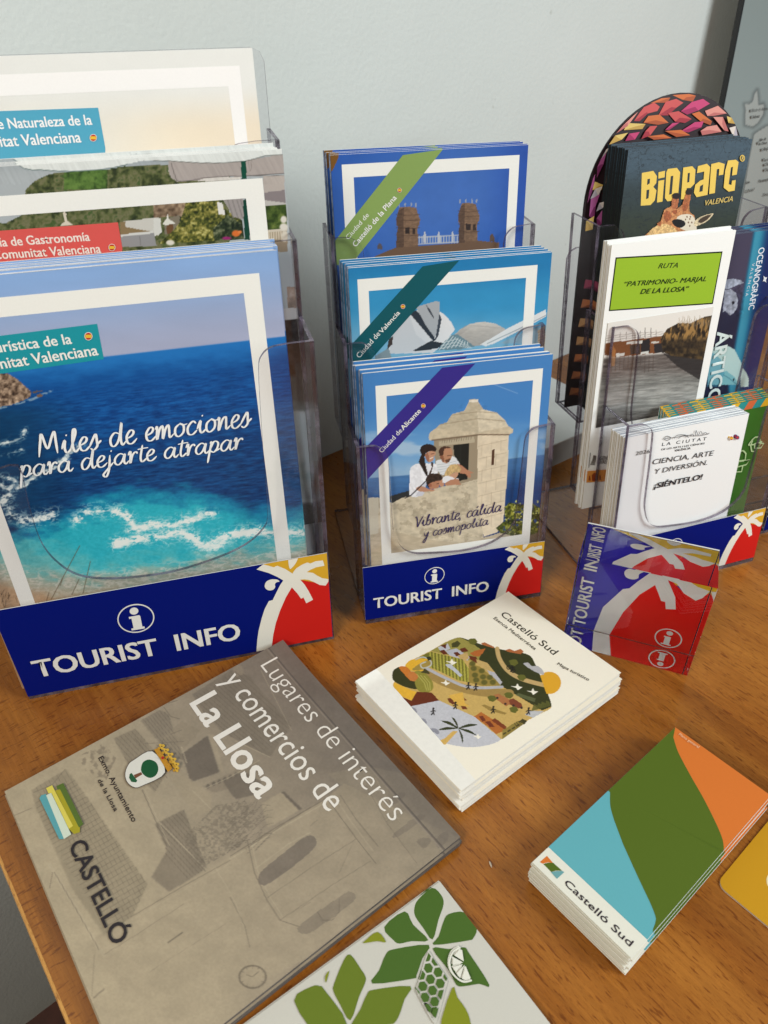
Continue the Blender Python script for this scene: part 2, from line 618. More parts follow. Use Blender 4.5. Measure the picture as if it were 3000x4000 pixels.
def edge_mat(name, tint, body):
    """sawn or bent rim of the acrylic: greyish violet, half clear, shiny"""
    m = bpy.data.materials.new(name)
    m.use_nodes = True
    nt = m.node_tree
    nt.nodes.clear()
    out = nt.nodes.new('ShaderNodeOutputMaterial')
    tr = nt.nodes.new('ShaderNodeBsdfTransparent')
    tr.inputs['Color'].default_value = (*tint, 1)
    pb = nt.nodes.new('ShaderNodeBsdfPrincipled')
    pb.inputs['Base Color'].default_value = (*body, 1)
    pb.inputs['Roughness'].default_value = .12
    t2 = nt.nodes.new('ShaderNodeTexCoord')
    z2 = nt.nodes.new('ShaderNodeTexNoise')
    z2.inputs['Scale'].default_value = 48
    z2.inputs['Detail'].default_value = 3
    nt.links.new(t2.outputs['Object'], z2.inputs['Vector'])
    cr = nt.nodes.new('ShaderNodeValToRGB')
    cr.color_ramp.elements[0].position, cr.color_ramp.elements[1].position = .42, .62
    cr.color_ramp.elements[0].color = (*body, 1)
    cr.color_ramp.elements[1].color = (.22, .185, .25, 1)
    nt.links.new(z2.outputs['Fac'], cr.inputs['Fac'])
    nt.links.new(cr.outputs['Color'], pb.inputs['Base Color'])
    pb.inputs['Specular IOR Level'].default_value = .9
    tc = nt.nodes.new('ShaderNodeTexCoord')
    nz = nt.nodes.new('ShaderNodeTexNoise')
    nz.inputs['Scale'].default_value = 220
    nz.inputs['Detail'].default_value = 2
    nt.links.new(tc.outputs['Object'], nz.inputs['Vector'])
    mr = nt.nodes.new('ShaderNodeMapRange')
    mr.inputs['From Min'].default_value = .35
    mr.inputs['From Max'].default_value = .65
    mr.inputs['To Min'].default_value = .4
    mr.inputs['To Max'].default_value = .8
    nt.links.new(nz.outputs['Fac'], mr.inputs['Value'])
    mx = nt.nodes.new('ShaderNodeMixShader')
    nt.links.new(mr.outputs['Result'], mx.inputs['Fac'])
    nt.links.new(tr.outputs[0], mx.inputs[1])
    nt.links.new(pb.outputs[0], mx.inputs[2])
    nt.links.new(mx.outputs[0], out.inputs['Surface'])
    return m


def wood_mat(name, light, dark, fleck, seam=None):
    m, nt, b, out = new_mat(name)
    N, L = nt.nodes.new, nt.links.new
    tc = N('ShaderNodeTexCoord')

    def noise(sc, detail=3, rough=.55, dist=0.0):
        mp = N('ShaderNodeMapping')
        mp.inputs['Scale'].default_value = sc
        L(tc.outputs['Object'], mp.inputs['Vector'])
        nz = N('ShaderNodeTexNoise')
        nz.inputs['Scale'].default_value = 1.0
        nz.inputs['Detail'].default_value = detail
        nz.inputs['Roughness'].default_value = rough
        nz.inputs['Distortion'].default_value = dist
        L(mp.outputs['Vector'], nz.inputs['Vector'])
        return nz.outputs['Fac']

    def ramp(src, p0, p1, c0, c1):
        rp = N('ShaderNodeValToRGB')
        rp.color_ramp.elements[0].position, rp.color_ramp.elements[1].position = p0, p1
        rp.color_ramp.elements[0].color, rp.color_ramp.elements[1].color = (*c0, 1), (*c1, 1)
        L(src, rp.inputs['Fac'])
        return rp.outputs['Color']

    def mult(a, bb):
        mx = N('ShaderNodeMix')
        mx.data_type = 'RGBA'
        mx.blend_type = 'MULTIPLY'
        mx.inputs['Factor'].default_value = 1
        L(a, mx.inputs['A'])
        L(bb, mx.inputs['B'])
        return mx.outputs['Result']

    base = ramp(noise((6, 26, 7), 5, .65, .8), .34, .66, dark, light)
    grain = ramp(noise((22, 420, 22), 3, .6), .35, .68, (.86, .84, .80), (1.06, 1.06, 1.06))
    c = mult(base, grain)

    def flecks(sc, p0, p1, col):
        return ramp(noise(sc, 2, .5, .25), p0, p1, (1, 1, 1), col)
    one = mult(flecks((95, 620, 100), .585, .66, fleck), flecks((210, 1300, 100), .57, .68, tuple(.45 + .55 * f for f in fleck)))
    if seam is not None:
        two = mult(flecks((560, 85, 100), .585, .66, fleck), flecks((1200, 170, 100), .58, .69, tuple(.45 + .55 * f for f in fleck)))
        sx = N('ShaderNodeSeparateXYZ')
        L(tc.outputs['Object'], sx.inputs[0])
        gt = N('ShaderNodeMath')
        gt.operation = 'LESS_THAN'
        gt.inputs[1].default_value = seam
        L(sx.outputs['Y'], gt.inputs[0])
        mx = N('ShaderNodeMix')
        mx.data_type = 'RGBA'
        L(gt.outputs[0], mx.inputs['Factor'])
        L(one, mx.inputs['A'])
        L(two, mx.inputs['B'])
        one = mx.outputs['Result']
        # neighbouring veneer leaves differ a little in tone
        ml = N('ShaderNodeMath')
        ml.operation = 'MULTIPLY'
        ml.inputs[1].default_value = 1 / .145
        ad = N('ShaderNodeMath')
        ad.operation = 'SUBTRACT'
        ad.inputs[1].default_value = seam
        L(sx.outputs['Y'], ad.inputs[0])
        L(ad.outputs[0], ml.inputs[0])
        fl = N('ShaderNodeMath')
        fl.operation = 'FLOOR'
        L(ml.outputs[0], fl.inputs[0])
        wnz = N('ShaderNodeTexWhiteNoise')
        wnz.noise_dimensions = '1D'
        L(fl.outputs[0], wnz.inputs['W'])
        c = mult(c, ramp(wnz.outputs['Value'], 0, 1, (.80, .77, .74), (1.12, 1.12, 1.12)))
    c = mult(c, one)
    L(c, b.inputs['Base Color'])
    rr = N('ShaderNodeMapRange')
    rr.inputs['To Min'].default_value = .16
    rr.inputs['To Max'].default_value = .40
    L(noise((9, 14, 9), 4, .6), rr.inputs['Value'])
    L(rr.outputs['Result'], b.inputs['Roughness'])
    b.inputs['Specular IOR Level'].default_value = .5
    bp = N('ShaderNodeBump')
    bp.inputs['Strength'].default_value = .08
    bp.inputs['Distance'].default_value = .002
    L(noise((120, 900, 100), 2), bp.inputs['Height'])
    L(bp.outputs['Normal'], b.inputs['Normal'])
    return m


M_GLOSSY = print_mat('glossy_print', .34, .45, bump=.05)
M_SATIN = print_mat('satin_print', .5, .35)
M_MATT = print_mat('matt_print', .75, .2)
M_CARD = print_mat('card_print', .55, .06, grain=.015)
M_PAGES = page_mat('white_pages', (.80, .80, .78), (.42, .43, .46))
M_PAGES_COOL = page_mat('bluish_page_edges', (.40, .47, .57), (.11, .15, .23), 2200, 60)
M_PAGES_GREY = page_mat('pale_page_edges', (.74, .76, .76), (.24, .26, .28), 1600, 30)
M_PAGES_CREAM = page_mat('cream_page_edges', (.60, .53, .40), (.30, .25, .17), 2200, 20)
M_PAGES_LEAF = page_mat('greenish_white_edges', (.72, .72, .60), (.44, .45, .34), 2400, 20)
M_PAGES_DARK = page_mat('dark_page_edges', (.07, .075, .08), (.012, .014, .017), 1500, 15)
M_PAGES_TAN = page_mat('khaki_page_edges', (.42, .41, .33), (.2, .2, .16), 2200, 30)
M_PAPER = simple('white_paper', (.78, .78, .76), .8, .2, .03)
M_PAPER_WARM = simple('warm_white_paper', (.80, .78, .72), .85, .2, .03)
M_ACRYLIC = acrylic_mat('clear_acrylic', (.985, .982, .988), .9)
M_EDGE = edge_mat('acrylic_rim', (.50, .46, .52), (.075, .062, .082))
M_WOOD = wood_mat('beech_veneer', (.405, .158, .024), (.275, .092, .0115), (.60, .50, .42), seam=0.0)
M_WOOD_EDGE = wood_mat('beech_edge_band', (.62, .33, .085), (.52, .26, .06), (.6, .5, .42))


# ------------------------------------------------------------------ objects
def tag(o, label=None, cat=None, group=None, kind=None):
    if label:
        o['label'] = label
    if cat:
        o['category'] = cat
    if group:
        o['group'] = group
    if kind:
        o['kind'] = kind
    return o


def empty(name, matrix=None):
    o = bpy.data.objects.new(name, None)
    o.empty_display_size = .02
    COL.objects.link(o)
    if matrix is not None:
        o.matrix_world = matrix
    return o


def link(name, me, mats, parent=None, loc=None):
    o = bpy.data.objects.new(name, me)
    COL.objects.link(o)
    if not isinstance(mats, (list, tuple)):
        mats = [mats]
    if not len(me.materials):
        for m in mats:
            me.materials.append(m)
    if parent is not None:
        o.parent = parent
    if loc is not None:
        o.location = loc
    return o


def poly_mesh(name, verts, faces, slots=None, smooth_shade=False):
    me = bpy.data.meshes.new(name)
    me.from_pydata([tuple(v) for v in verts], [], faces)
    if slots:
        for p, s in zip(me.polygons, slots):
            p.material_index = s
    if smooth_shade:
        for p in me.polygons:
            p.use_smooth = True
    me.update()
    return me


def box_data(a, b):
    (x0, y0, z0), (x1, y1, z1) = a, b
    v = [(x0, y0, z0), (x1, y0, z0), (x1, y1, z0), (x0, y1, z0), (x0, y0, z1), (x1, y0, z1), (x1, y1, z1), (x0, y1, z1)]
    f = [(0, 3, 2, 1), (4, 5, 6, 7), (0, 1, 5, 4), (1, 2, 6, 5), (2, 3, 7, 6), (3, 0, 4, 7)]   # bottom top front right back left
    return v, f


def box_mesh(name, a, b, slots=None):
    v, f = box_data(a, b)
    return poly_mesh(name, v, f, slots)


def slab_mesh(name, outline, frame, thick, rim_slot=1):
    """a plate: outline in the (s, t) plane of frame=(o,u,v,n), thickness along n; faces slot 0, rim slot 1"""
    o, u, v, n = [Vector(q) for q in frame]
    m = len(outline)
    V = [o + u * a + v * b for a, b in outline] + [o + u * a + v * b + n * thick for a, b in outline]
    tris = tessellate_polygon([[Vector((a, b, 0)) for a, b in outline]])
    F, S = [], []
    for t in tris:
        F.append(tuple(t))
        S.append(0)
        F.append(tuple(m + i for i in reversed(t)))
        S.append(0)
    for i in range(m):
        j = (i + 1) % m
        F.append((i, j, m + j, m + i))
        S.append(rim_slot)
    me = poly_mesh(name, V, F, S)
    import bmesh
    bm = bmesh.new()
    bm.from_mesh(me)
    bmesh.ops.recalc_face_normals(bm, faces=bm.faces)
    bm.to_mesh(me)
    bm.free()
    return me


def copy_tree(o, parent=None):
    c = o.copy()
    COL.objects.link(c)
    if parent is not None:
        c.parent = parent
    for ch in list(o.children):
        copy_tree(ch, c)
    return c


def leaflet(name, sheet, art, w, h, th, s0=0.0, t0=0.0, print_mat=None, page=None, top=None, spine_left=False, inset=.0002,
            cover_kind='front_cover', back_col=None, outline=None):
    """One brochure: a printed front cover, the block of its pages and a back cover. Its own origin is the lower edge of the back."""
    root = empty(name, sheet.matrix(th))
    fm = art.mesh(cover_kind)
    c = link(cover_kind, fm, print_mat or M_GLOSSY, root, (0, -th, 0))
    if outline is None:
        v, f = box_data((s0 + (0.0002 if spine_left else inset), -th + .00012, t0 + inset), (s0 + w - inset, -.00025, t0 + h - inset))
        slots = [0, 1 if top else 0, 0, 0, 0, 0]
        pm = poly_mesh('page_block', v, f, slots)
        mats = [page or M_PAGES] + ([top] if top else [])
        b = box_mesh('back_cover', (s0, -.00022, t0), (s0 + w, 0, t0 + h))
    else:
        pm = slab_mesh('page_block', outline, ((0, -th + .00012, 0), (1, 0, 0), (0, 0, 1), (0, 1, 0)), th - .0004, 0)
        mats = [page or M_PAGES]
        b = slab_mesh('back_cover', outline, ((0, -.00022, 0), (1, 0, 0), (0, 0, 1), (0, 1, 0)), .0002, 0)
    link('page_block', pm, mats, root)
    link('back_cover', b, back_col or M_PAPER, root)
    return root


def pile(root, n, step, group, label, spread=.001, up=.0006, tilt=0.15, drift=(0, 0)):
    """n more copies of a brochure behind (or under) the first, each pushed a little out of line"""
    M = root.matrix_world.copy()
    tag(root, group=group)
    for k in range(1, n + 1):
        c = copy_tree(root)
        off = Matrix.Translation((random.uniform(-spread, spread) + drift[0] * k, step * k, random.uniform(-up, up) + drift[1] * k))
        c.matrix_world = M @ off @ Matrix.Rotation(R(random.uniform(-tilt, tilt)), 4, 'Y')
        tag(c, label, root['category'], group)

# ------------------------------------------------------------------ the setting: floor, wall, table
WALL_YAW = 0.6798154846
WD = Vector((math.cos(WALL_YAW), math.sin(WALL_YAW), 0))        # along the wall
TD = Vector((WD.y, -WD.x, 0))                                  # out of the wall, along the grain of the table
WALL_P = Vector((0, 0.7693, 0))
seam = on_table((870, 2785))
tm = Matrix((TD, WD, Vector((0, 0, 1)))).transposed().to_4x4()
tm.translation = Vector((seam.x, seam.y, 0))
ti = tm.inverted()
x_wall = (ti @ WALL_P).x
y_edge = (ti @ Vector((-.17, .15738, 0))).y

floor = link('floor', poly_mesh('floor', [(-4, -4, -.72), (5, -4, -.72), (5, 4, -.72), (-4, 4, -.72)], [(0, 1, 2, 3)]),
             simple('floor_tiles', (.33, .255, .175), .5, .4, .12, 9))
tag(floor, kind='structure')

wall_mat, nt, b, _ = new_mat('painted_plaster')
tc = nt.nodes.new('ShaderNodeTexCoord')
n1 = nt.nodes.new('ShaderNodeTexNoise')
n1.inputs['Scale'].default_value = 3.0
n1.inputs['Detail'].default_value = 5
rp = nt.nodes.new('ShaderNodeValToRGB')
rp.color_ramp.elements[0].position, rp.color_ramp.elements[1].position = .3, .7
rp.color_ramp.elements[0].color, rp.color_ramp.elements[1].color = (.585, .625, .60, 1), (.64, .675, .65, 1)
nt.links.new(tc.outputs['Object'], n1.inputs['Vector'])
nt.links.new(n1.outputs['Fac'], rp.inputs['Fac'])
# a few small scuffs and specks
n3 = nt.nodes.new('ShaderNodeTexNoise')
n3.inputs['Scale'].default_value = 55
n3.inputs['Detail'].default_value = 2
nt.links.new(tc.outputs['Object'], n3.inputs['Vector'])
r3 = nt.nodes.new('ShaderNodeValToRGB')
r3.color_ramp.elements[0].position, r3.color_ramp.elements[1].position = .74, .80
r3.color_ramp.elements[0].color, r3.color_ramp.elements[1].color = (1, 1, 1, 1), (.72, .71, .68, 1)
nt.links.new(n3.outputs['Fac'], r3.inputs['Fac'])
mx = nt.nodes.new('ShaderNodeMix')
mx.data_type = 'RGBA'
mx.blend_type = 'MULTIPLY'
mx.inputs['Factor'].default_value = 1
nt.links.new(rp.outputs['Color'], mx.inputs['A'])
nt.links.new(r3.outputs['Color'], mx.inputs['B'])
nt.links.new(mx.outputs['Result'], b.inputs['Base Color'])
b.inputs['Roughness'].default_value = .7
n2 = nt.nodes.new('ShaderNodeTexNoise')
n2.inputs['Scale'].default_value = 240
n2.inputs['Detail'].default_value = 5
nt.links.new(tc.outputs['Object'], n2.inputs['Vector'])
n4 = nt.nodes.new('ShaderNodeTexNoise')
n4.inputs['Scale'].default_value = 8
n4.inputs['Detail'].default_value = 2
nt.links.new(tc.outputs['Object'], n4.inputs['Vector'])
ad = nt.nodes.new('ShaderNodeMath')
ad.operation = 'MULTIPLY_ADD'
ad.inputs[1].default_value = 4.0
nt.links.new(n4.outputs['Fac'], ad.inputs[0])
nt.links.new(n2.outputs['Fac'], ad.inputs[2])
bp = nt.nodes.new('ShaderNodeBump')
bp.inputs['Strength'].default_value = .25
bp.inputs['Distance'].default_value = .0016
nt.links.new(ad.outputs[0], bp.inputs['Height'])
nt.links.new(bp.outputs['Normal'], b.inputs['Normal'])

wall = link('wall', box_mesh('wall', (x_wall - .1, -3.0, -.72), (x_wall - .0005, 3.5, 2.6)), wall_mat)
wall.matrix_world = tm
tag(wall, kind='structure')

table = empty('table', tm)
tag(table, 'brown beech veneer table pushed against the grey wall under all the brochures', 'table')
link('tabletop', box_mesh('tabletop', (x_wall + .001, y_edge + .0022, -.028), (1.3, 2.2, 0)), M_WOOD, table)
# solid edge band with a softened arris
prof = [(0, -.0275), (0, -.003), (.0006, -.0012), (.0022, -.0002), (.0022, -.0275)]
V = [(x, y_edge + a, z) for x in (x_wall + .001, 1.3) for a, z in prof]
F = [(i, (i + 1) % 5, 5 + (i + 1) % 5, 5 + i) for i in range(5)] + [(4, 3, 2, 1, 0), (5, 6, 7, 8, 9)]
link('edge_band', poly_mesh('edge_band', V, F), M_WOOD_EDGE, table)
leg_mat = simple('dark_table_legs', (.09, .035, .02), .45)
for x, y in ((x_wall + .08, y_edge + .08), (1.2, y_edge + .08), (x_wall + .08, 2.1), (1.2, 2.1)):
    link('leg', box_mesh('leg', (x - .025, y - .025, -.72), (x + .025, y + .025, -.029)), leg_mat, table)

# a dark wooden box on the floor, its corner just seen below the table edge
ca, cb = on_table((60, 4030), -.33), on_table((215, 3912), -.33)
cu = (cb - ca).normalized()
cmx = Matrix((cu, Vector((cu.y, -cu.x, 0)), Vector((0, 0, -1)))).transposed().to_4x4()
cmx.translation = ca
low = empty('wooden_chest', cmx)
tag(low, 'dark reddish brown wooden chest on the floor below the table edge', 'chest')
chest_mat = simple('dark_red_wood', (.05, .014, .007), .5, .4, .3, 40)
link('body', box_mesh('body', (-.4, .012, .022), (.6, .5, .39)), chest_mat, low)
link('lid', box_mesh('lid', (-.41, 0, 0), (.61, .51, .02)), chest_mat, low)

# ------------------------------------------------------------------ information board leaning on the wall
BO = WALL_P + WD * .512 + TD * .06
bl = R(2.8)
board_sheet = Sheet(BO, WD, -TD * math.sin(bl) + Vector((0, 0, math.cos(bl))), .8)
board_sheet.o += board_sheet.v * .002
pr = Print(board_sheet, .85, 1.1, base=(150, 162, 160))
Zb = zoomed(2700, 0, .40678)
cv = Canvas(board_sheet, 0, .34, .10, .60, .0016)
cv.fill((150, 162, 160))
cv.fill((172, 186, 186), sstep(.45, .25, cv.T) * .6)
land = [(510, 1000), (560, 995), (590, 970), (605, 900), (632, 862), (640, 930), (645, 1005), (690, 995), (700, 1020), (690, 1100), (640, 1180), (590, 1218), (515, 1200), (515, 1100), (520, 1060)]
land2 = [(600, 1290), (640, 1260), (720, 1212), (900, 1200), (900, 2300), (420, 2300), (470, 2000), (510, 1800), (560, 1500)]
for L_ in (land, land2):
    d = cv.dist(Zb(L_ + [L_[0]]))
    cv.fill((112, 120, 120), .65 * (1 - sstep(0, 16, d)))
    cv.poly(Zb(L_), (186, 192, 188))
    cv.line(Zb(L_ + [L_[0]]), 2.2, (120, 126, 126))
pr.canvas(cv)
for tx, x0, y0, x1, y1, h in (('Rincón de Ademuz', 575, 1078, 735, 1055, 34), ('Ademuz', 583, 1140, 652, 1128, 32), ('Alto de', 640, 1362, 712, 1345, 30),
                              ('los Olmos', 640, 1395, 720, 1382, 28), ('Abejuela', 680, 1448, 760, 1432, 30), ('Las Arcas', 690, 1550, 770, 1535, 28),
                              ('Chelva', 700, 1592, 760, 1580, 28), ('Tuéjar', 700, 1645, 760, 1632, 28), ('Requena', 512, 1768, 550, 1756, 28),
                              ('Montanejos', 632, 1755, 740, 1730, 30), ('Utiel', 505, 1852, 592, 1830, 30), ('Sinarcas', 672, 1885, 750, 1868, 30)):
    p0, p1, p2 = Zb([(x0, y0), (x1, y1), (x0, y0 - h)])
    pr.text(tx, p0, p1, p2, (104, 106, 104), .01, .2)
for x, y in ((560, 1062), (568, 1122), (628, 1372), (664, 1436), (680, 1532), (690, 1580), (690, 1630)):
    pr.poly(Zb(ellipse(x, y, 9, 15)), (118, 120, 118))
    pr.poly(Zb(ellipse(x, y, 5, 9)), (176, 182, 178))
board = empty('information_board', board_sheet.matrix())
tag(board, 'tall grey board printed with a pale map, leaning on the wall at right', 'board')
link('printed_panel', pr.mesh('printed_panel'), print_mat('board_print', .3, .5), board, (0, -.0002, 0))
link('backing', box_mesh('backing', (.0012, 0, 0), (.85, .0038, 1.1)), simple('grey_board', (.3, .32, .32), .5), board)
link('edge_trim', box_mesh('edge_trim', (-.0022, -.0012, 0), (.001, .005, 1.1)), simple('black_edge', (.012, .013, .014), .4), board)

# ------------------------------------------------------------------ clear brochure holders
ACR = .0026


def label_art(sheet, w, h, s0, t0):
    """the blue, yellow and red strip with the palm; shapes are noted in parts of its width and height"""
    pr = Print(sheet, w, h, s0, t0, (5, 22, 116))
    q = lambda pts: [(s0 + a * w, t0 + c * h) for a, c in pts]
    pr.local(q(LB['yellow']), (226, 176, 52))
    pr.local(q(LB['red']), (214, 38, 32))
    for k in ('palm', 'drop', 'comma'):
        pr.local(q(LB[k]), (242, 240, 228))
    pr.local(q(LB['ring']), (240, 240, 236))
    pr.local(q(LB['ring_in']), (5, 22, 116))
    pr.local(q(LB['dot']), (240, 240, 236))
    pr.local(q(LB['i']), (240, 240, 236))
    (a, b2), (c, d), (e, f) = q(LB['text'])
    ang = math.hypot(c - a, d - b2)
    nx, ny = -(d - b2) / ang, (c - a) / ang
    cap = abs((e - a) * nx + (f - b2) * ny)
    pr.text_local('TOURIST  INFO', (a, b2), (c, d), cap, (238, 238, 234), .028)
    return pr


def holder(name, label, o, yaw, w, hp, dz, c, lean, ucut, back_top, lab_w, lab_h, lab_s, lab_t, tiers=3, zoff=.003):
    m = Matrix.Translation(o) @ Matrix.Rotation(yaw, 4, 'Z')
    root = empty(name, m)
    tag(root, label, 'brochure holder', 'clear stepped brochure holders')
    sl, cl = math.sin(lean), math.cos(lean)
    mats = [M_ACRYLIC, M_EDGE]
    tl = math.tan(lean)
    link('base_plate', slab_mesh('base_plate', [(0, 0), (w, 0), (w, tiers * c + .04), (0, tiers * c + .04)], ((0, 0, 0), (1, 0, 0), (0, 1, 0), (0, 0, 1)), zoff), mats, root)
    for k in range(tiers):
        yk, zk = k * c, zoff + .0002 + k * dz
        # front panel, reaching down to the pocket before it
        low = -dz + .004 if k else 0.0
        out = [(0, low), (w, low), (w, hp / cl)] + ucut + [(0, hp / cl)]
        link('front_panel', slab_mesh('front_panel', out, ((0, yk, zk), (1, 0, 0), (0, sl, cl), (0, 1, 0)), ACR), mats, root)
        y1, y2 = yk + ACR + .0002, yk + c - .0004
        side = [(y1, zk), (y2, zk), (y2 + hp * tl, zk + hp), (y1 + hp * tl, zk + hp)]
        for x in (0.0, w - ACR):
            link('side_panel', slab_mesh('side_panel', side, ((x, 0, 0), (0, 1, 0), (0, 0, 1), (1, 0, 0)), ACR), mats, root)
        link('pocket_floor', slab_mesh('pocket_floor', [(ACR + .0002, y1), (w - ACR - .0002, y1), (w - ACR - .0002, y2), (ACR + .0002, y2)],
                                       ((0, 0, zk + .0002), (1, 0, 0), (0, 1, 0), (0, 0, 1)), .002), mats, root)
    yk, zk = tiers * c, zoff + .0002 + (tiers - 1) * dz
    H = (back_top - zk) / cl
    r = .008
    out = [(0, 0), (w, 0), (w, H - r), (w - r * .3, H - r * .3), (w - r, H), (r, H), (r * .3, H - r * .3), (0, H - r)]
    link('back_panel', slab_mesh('back_panel', out, ((0, yk, zk), (1, 0, 0), (0, sl, cl), (0, 1, 0)), ACR), mats, root)
    # printed strip on the foot of the front
    M3 = m.to_3x3()
    sh = Sheet(m @ Vector((0, 0, zoff + .0002)), M3 @ Vector((1, 0, 0)), M3 @ Vector((0, sl, cl)), LABEL_GAIN)
    art = label_art(sh, lab_w, lab_h, lab_s, lab_t)
    strip = link('label_strip', art.mesh('label_strip'), M_CARD, root)
    strip.matrix_parent_inverse = Matrix.Identity(4)
    strip.matrix_basis = m.inverted() @ sh.matrix(-.0007)
    back = link('strip_backing', box_mesh('strip_backing', (lab_s, .00006, lab_t), (lab_s + lab_w, .0005, lab_t + lab_h)), M_PAPER, strip)
    return root, sh


LABEL_GAIN = .85
HL = dict(o=Vector((-.2703, .3745, 0)), yaw=.2608, w=.2364, lean=R(.8), c=.0412, dz=.0497, hp=.2575)
HM = dict(o=Vector((-.01593, .45208, 0)), yaw=.21233, w=.1560, lean=R(7.0), c=.0405, dz=.0636, hp=.1590)
HR = dict(o=Vector((.1933, .4806, 0)), yaw=.32547, w=.1560, lean=R(6.7), c=.0405, dz=.0636, hp=.1590)


def front_sheet(H):
    u, v = unit_frame(H['yaw'], H['lean'])
    return Sheet(H['o'] + Vector((0, 0, .0032)), u, v)


# proportions of the strip, taken from the largest one
shL = front_sheet(HL)
Z3 = zoomed(0, 1700, .81374)
Zp = zoomed(950, 2050, .33153)
L_bl, L_tr, L_br = shL.loc((110, 2719)), shL.loc((1274, 2156)), shL.loc((1302, 2481))
lab_L = dict(lab_s=L_bl[0], lab_t=L_bl[1], lab_w=.5 * (L_tr[0] + L_br[0]) - L_bl[0], lab_h=L_tr[1] - L_br[1])


def part_of(pts):
    out = []
    for p in pts:
        s, t = shL.loc(p)
        a = (s - lab_L['lab_s']) / lab_L['lab_w']
        base = L_bl[1] + (L_br[1] - L_bl[1]) * a
        out.append((a, min(.999, max(.001, (t - base) / lab_L['lab_h']))))
    return out


clampx = lambda pts: [(min(.999, max(.001, a)), c) for a, c in pts]
palm = [(155, 512), (232, 440), (360, 487), (375, 478), (398, 468), (490, 505), (580, 562), (585, 545), (620, 500), (690, 455), (750, 430),
        (765, 432), (785, 442), (850, 415), (935, 405), (955, 468), (860, 485), (790, 515), (745, 543), (820, 552), (870, 585), (930, 615), (1001, 625),
        (1000, 655), (968, 702), (900, 695), (830, 660), (770, 635), (720, 628), (668, 632), (720, 690), (770, 770), (820, 868), (740, 910), (708, 842),
        (678, 856), (640, 800), (600, 755), (570, 722), (500, 840), (430, 1000), (380, 1150), (350, 1290), (335, 1420), (328, 1462), (155, 1490), (165, 1330),
        (180, 1230), (215, 1090), (250, 980), (300, 885), (345, 873), (380, 800), (430, 700), (470, 642), (400, 600), (300, 555)]
LB = dict(
    yellow=clampx(part_of(Zp([(236, 440), (982, 300), (1010, 640), (968, 690), (700, 640), (560, 640), (420, 560)]))),
    red=clampx(part_of(Zp([(560, 640), (700, 640), (968, 690), (1010, 630), (1062, 1310), (325, 1490), (345, 1290), (420, 1000), (560, 720)]))),
    palm=clampx(part_of(Zp(palm))),
    drop=part_of(Zp(smooth([(527, 392), (580, 380), (637, 374), (630, 410), (600, 460), (555, 505), (540, 490), (530, 440)], 3))),
    comma=part_of(Zp(smooth([(425, 652), (400, 632), (365, 627), (320, 630), (270, 655), (250, 705), (268, 742), (308, 758), (352, 748), (374, 718), (370, 688), (388, 663)], 4, True))),
    ring=part_of(Z3(ellipse(652, 873.5, 89, 69, -8, 48))),
    ring_in=part_of(Z3(ellipse(652, 873.5, 83, 63.5, -8, 48))),
    dot=part_of(Z3(ellipse(643, 838, 21, 17, -8))),
    i=part_of(Z3([(618, 866), (668, 857), (673, 862), (683, 912), (693, 911), (695, 921), (632, 931), (630, 922), (641, 920), (631, 874), (620, 876)])),
    text=part_of(Z3([(176, 1157), (1157, 969), (176, 1076)])))

u_L_right = [shL.loc(p) for p in zoomed(0, 900, .78361)([(1400, 574), (1345, 588), (1303, 630), (1290, 700), (1303, 950), (1325, 1276)])]
u_L_low = [shL.loc(p) for p in Z3([(1285, 400), (1262, 455), (1200, 515), (1100, 570), (950, 625), (800, 665), (600, 690), (450, 690), (350, 665), (270, 610), (210, 540), (170, 450), (130, 310), (85, 150)])]
hpL = HL['hp'] / math.cos(HL['lean'])
u_left = [(.030, .20), (.027, .236), (.020, hpL - .003), (.012, hpL)]
uL = [(u_L_right[0][0] + .006, hpL)] + smooth([(u_L_right[0][0], hpL - .0005)] + u_L_right[1:] + u_L_low + u_left, 3)
shM = front_sheet(HM)
ZA = zoomed(1200, 1300, .66305)
hpM = HM['hp'] / math.cos(HM['lean'])
u_M = [shM.loc(p) for p in ZA([(1400, 550), (1340, 565), (1300, 600), (1285, 640), (1275, 720), (1235, 1050), (1215, 1130), (1150, 1200), (1050, 1255), (900, 1290), (700, 1303),
                               (620, 1300), (560, 1270), (520, 1200), (505, 1130), (495, 950), (480, 760), (470, 715), (445, 688), (400, 677)])]
uM = [(u_M[0][0] + .004, hpM)] + smooth([(u_M[0][0], hpM - .0004)] + u_M[1:-1] + [(u_M[-1][0], hpM - .0004)], 3) + [(u_M[-1][0] - .004, hpM)]


def lab_for(H, bl, tr, br):
    s = front_sheet(H)
    a, b2, c = s.loc(bl), s.loc(tr), s.loc(br)
    return dict(lab_s=a[0], lab_t=max(.002, .5 * (a[1] + c[1])), lab_w=.5 * (b2[0] + c[0]) - a[0], lab_h=b2[1] - c[1])


holder('brochure_holder', 'largest clear three step acrylic brochure holder with the sea magazine in front, at left', ucut=uL, back_top=.4065, **HL, **lab_L)
holder('brochure_holder', 'clear acrylic brochure holder filled with the three blue city guides, between the others', ucut=uM, back_top=.285, **HM,
       **lab_for(HM, (1427, 2422), (2123, 2121), (2112, 2318)))
labR = dict(lab_s=.004, lab_t=.002, lab_w=.1515, lab_h=.0525)
holder('brochure_holder', 'clear acrylic brochure holder behind the red and blue block, with slim mixed leaflets', ucut=uM, back_top=.262, **HR, **labR)

# ------------------------------------------------------------------ magazines in the left holder
def stand(H, d, z0, lean, gain=.86, turn=0.0):
    n = Vector((-math.sin(H['yaw']), math.cos(H['yaw']), 0))
    u, v = unit_frame(H['yaw'] + R(turn), R(lean))
    return Sheet(H['o'] + n * d + Vector((0, 0, z0)), u, v, gain)


Z2 = zoomed(0, 900, .78361)
WHITE = (244, 245, 240)


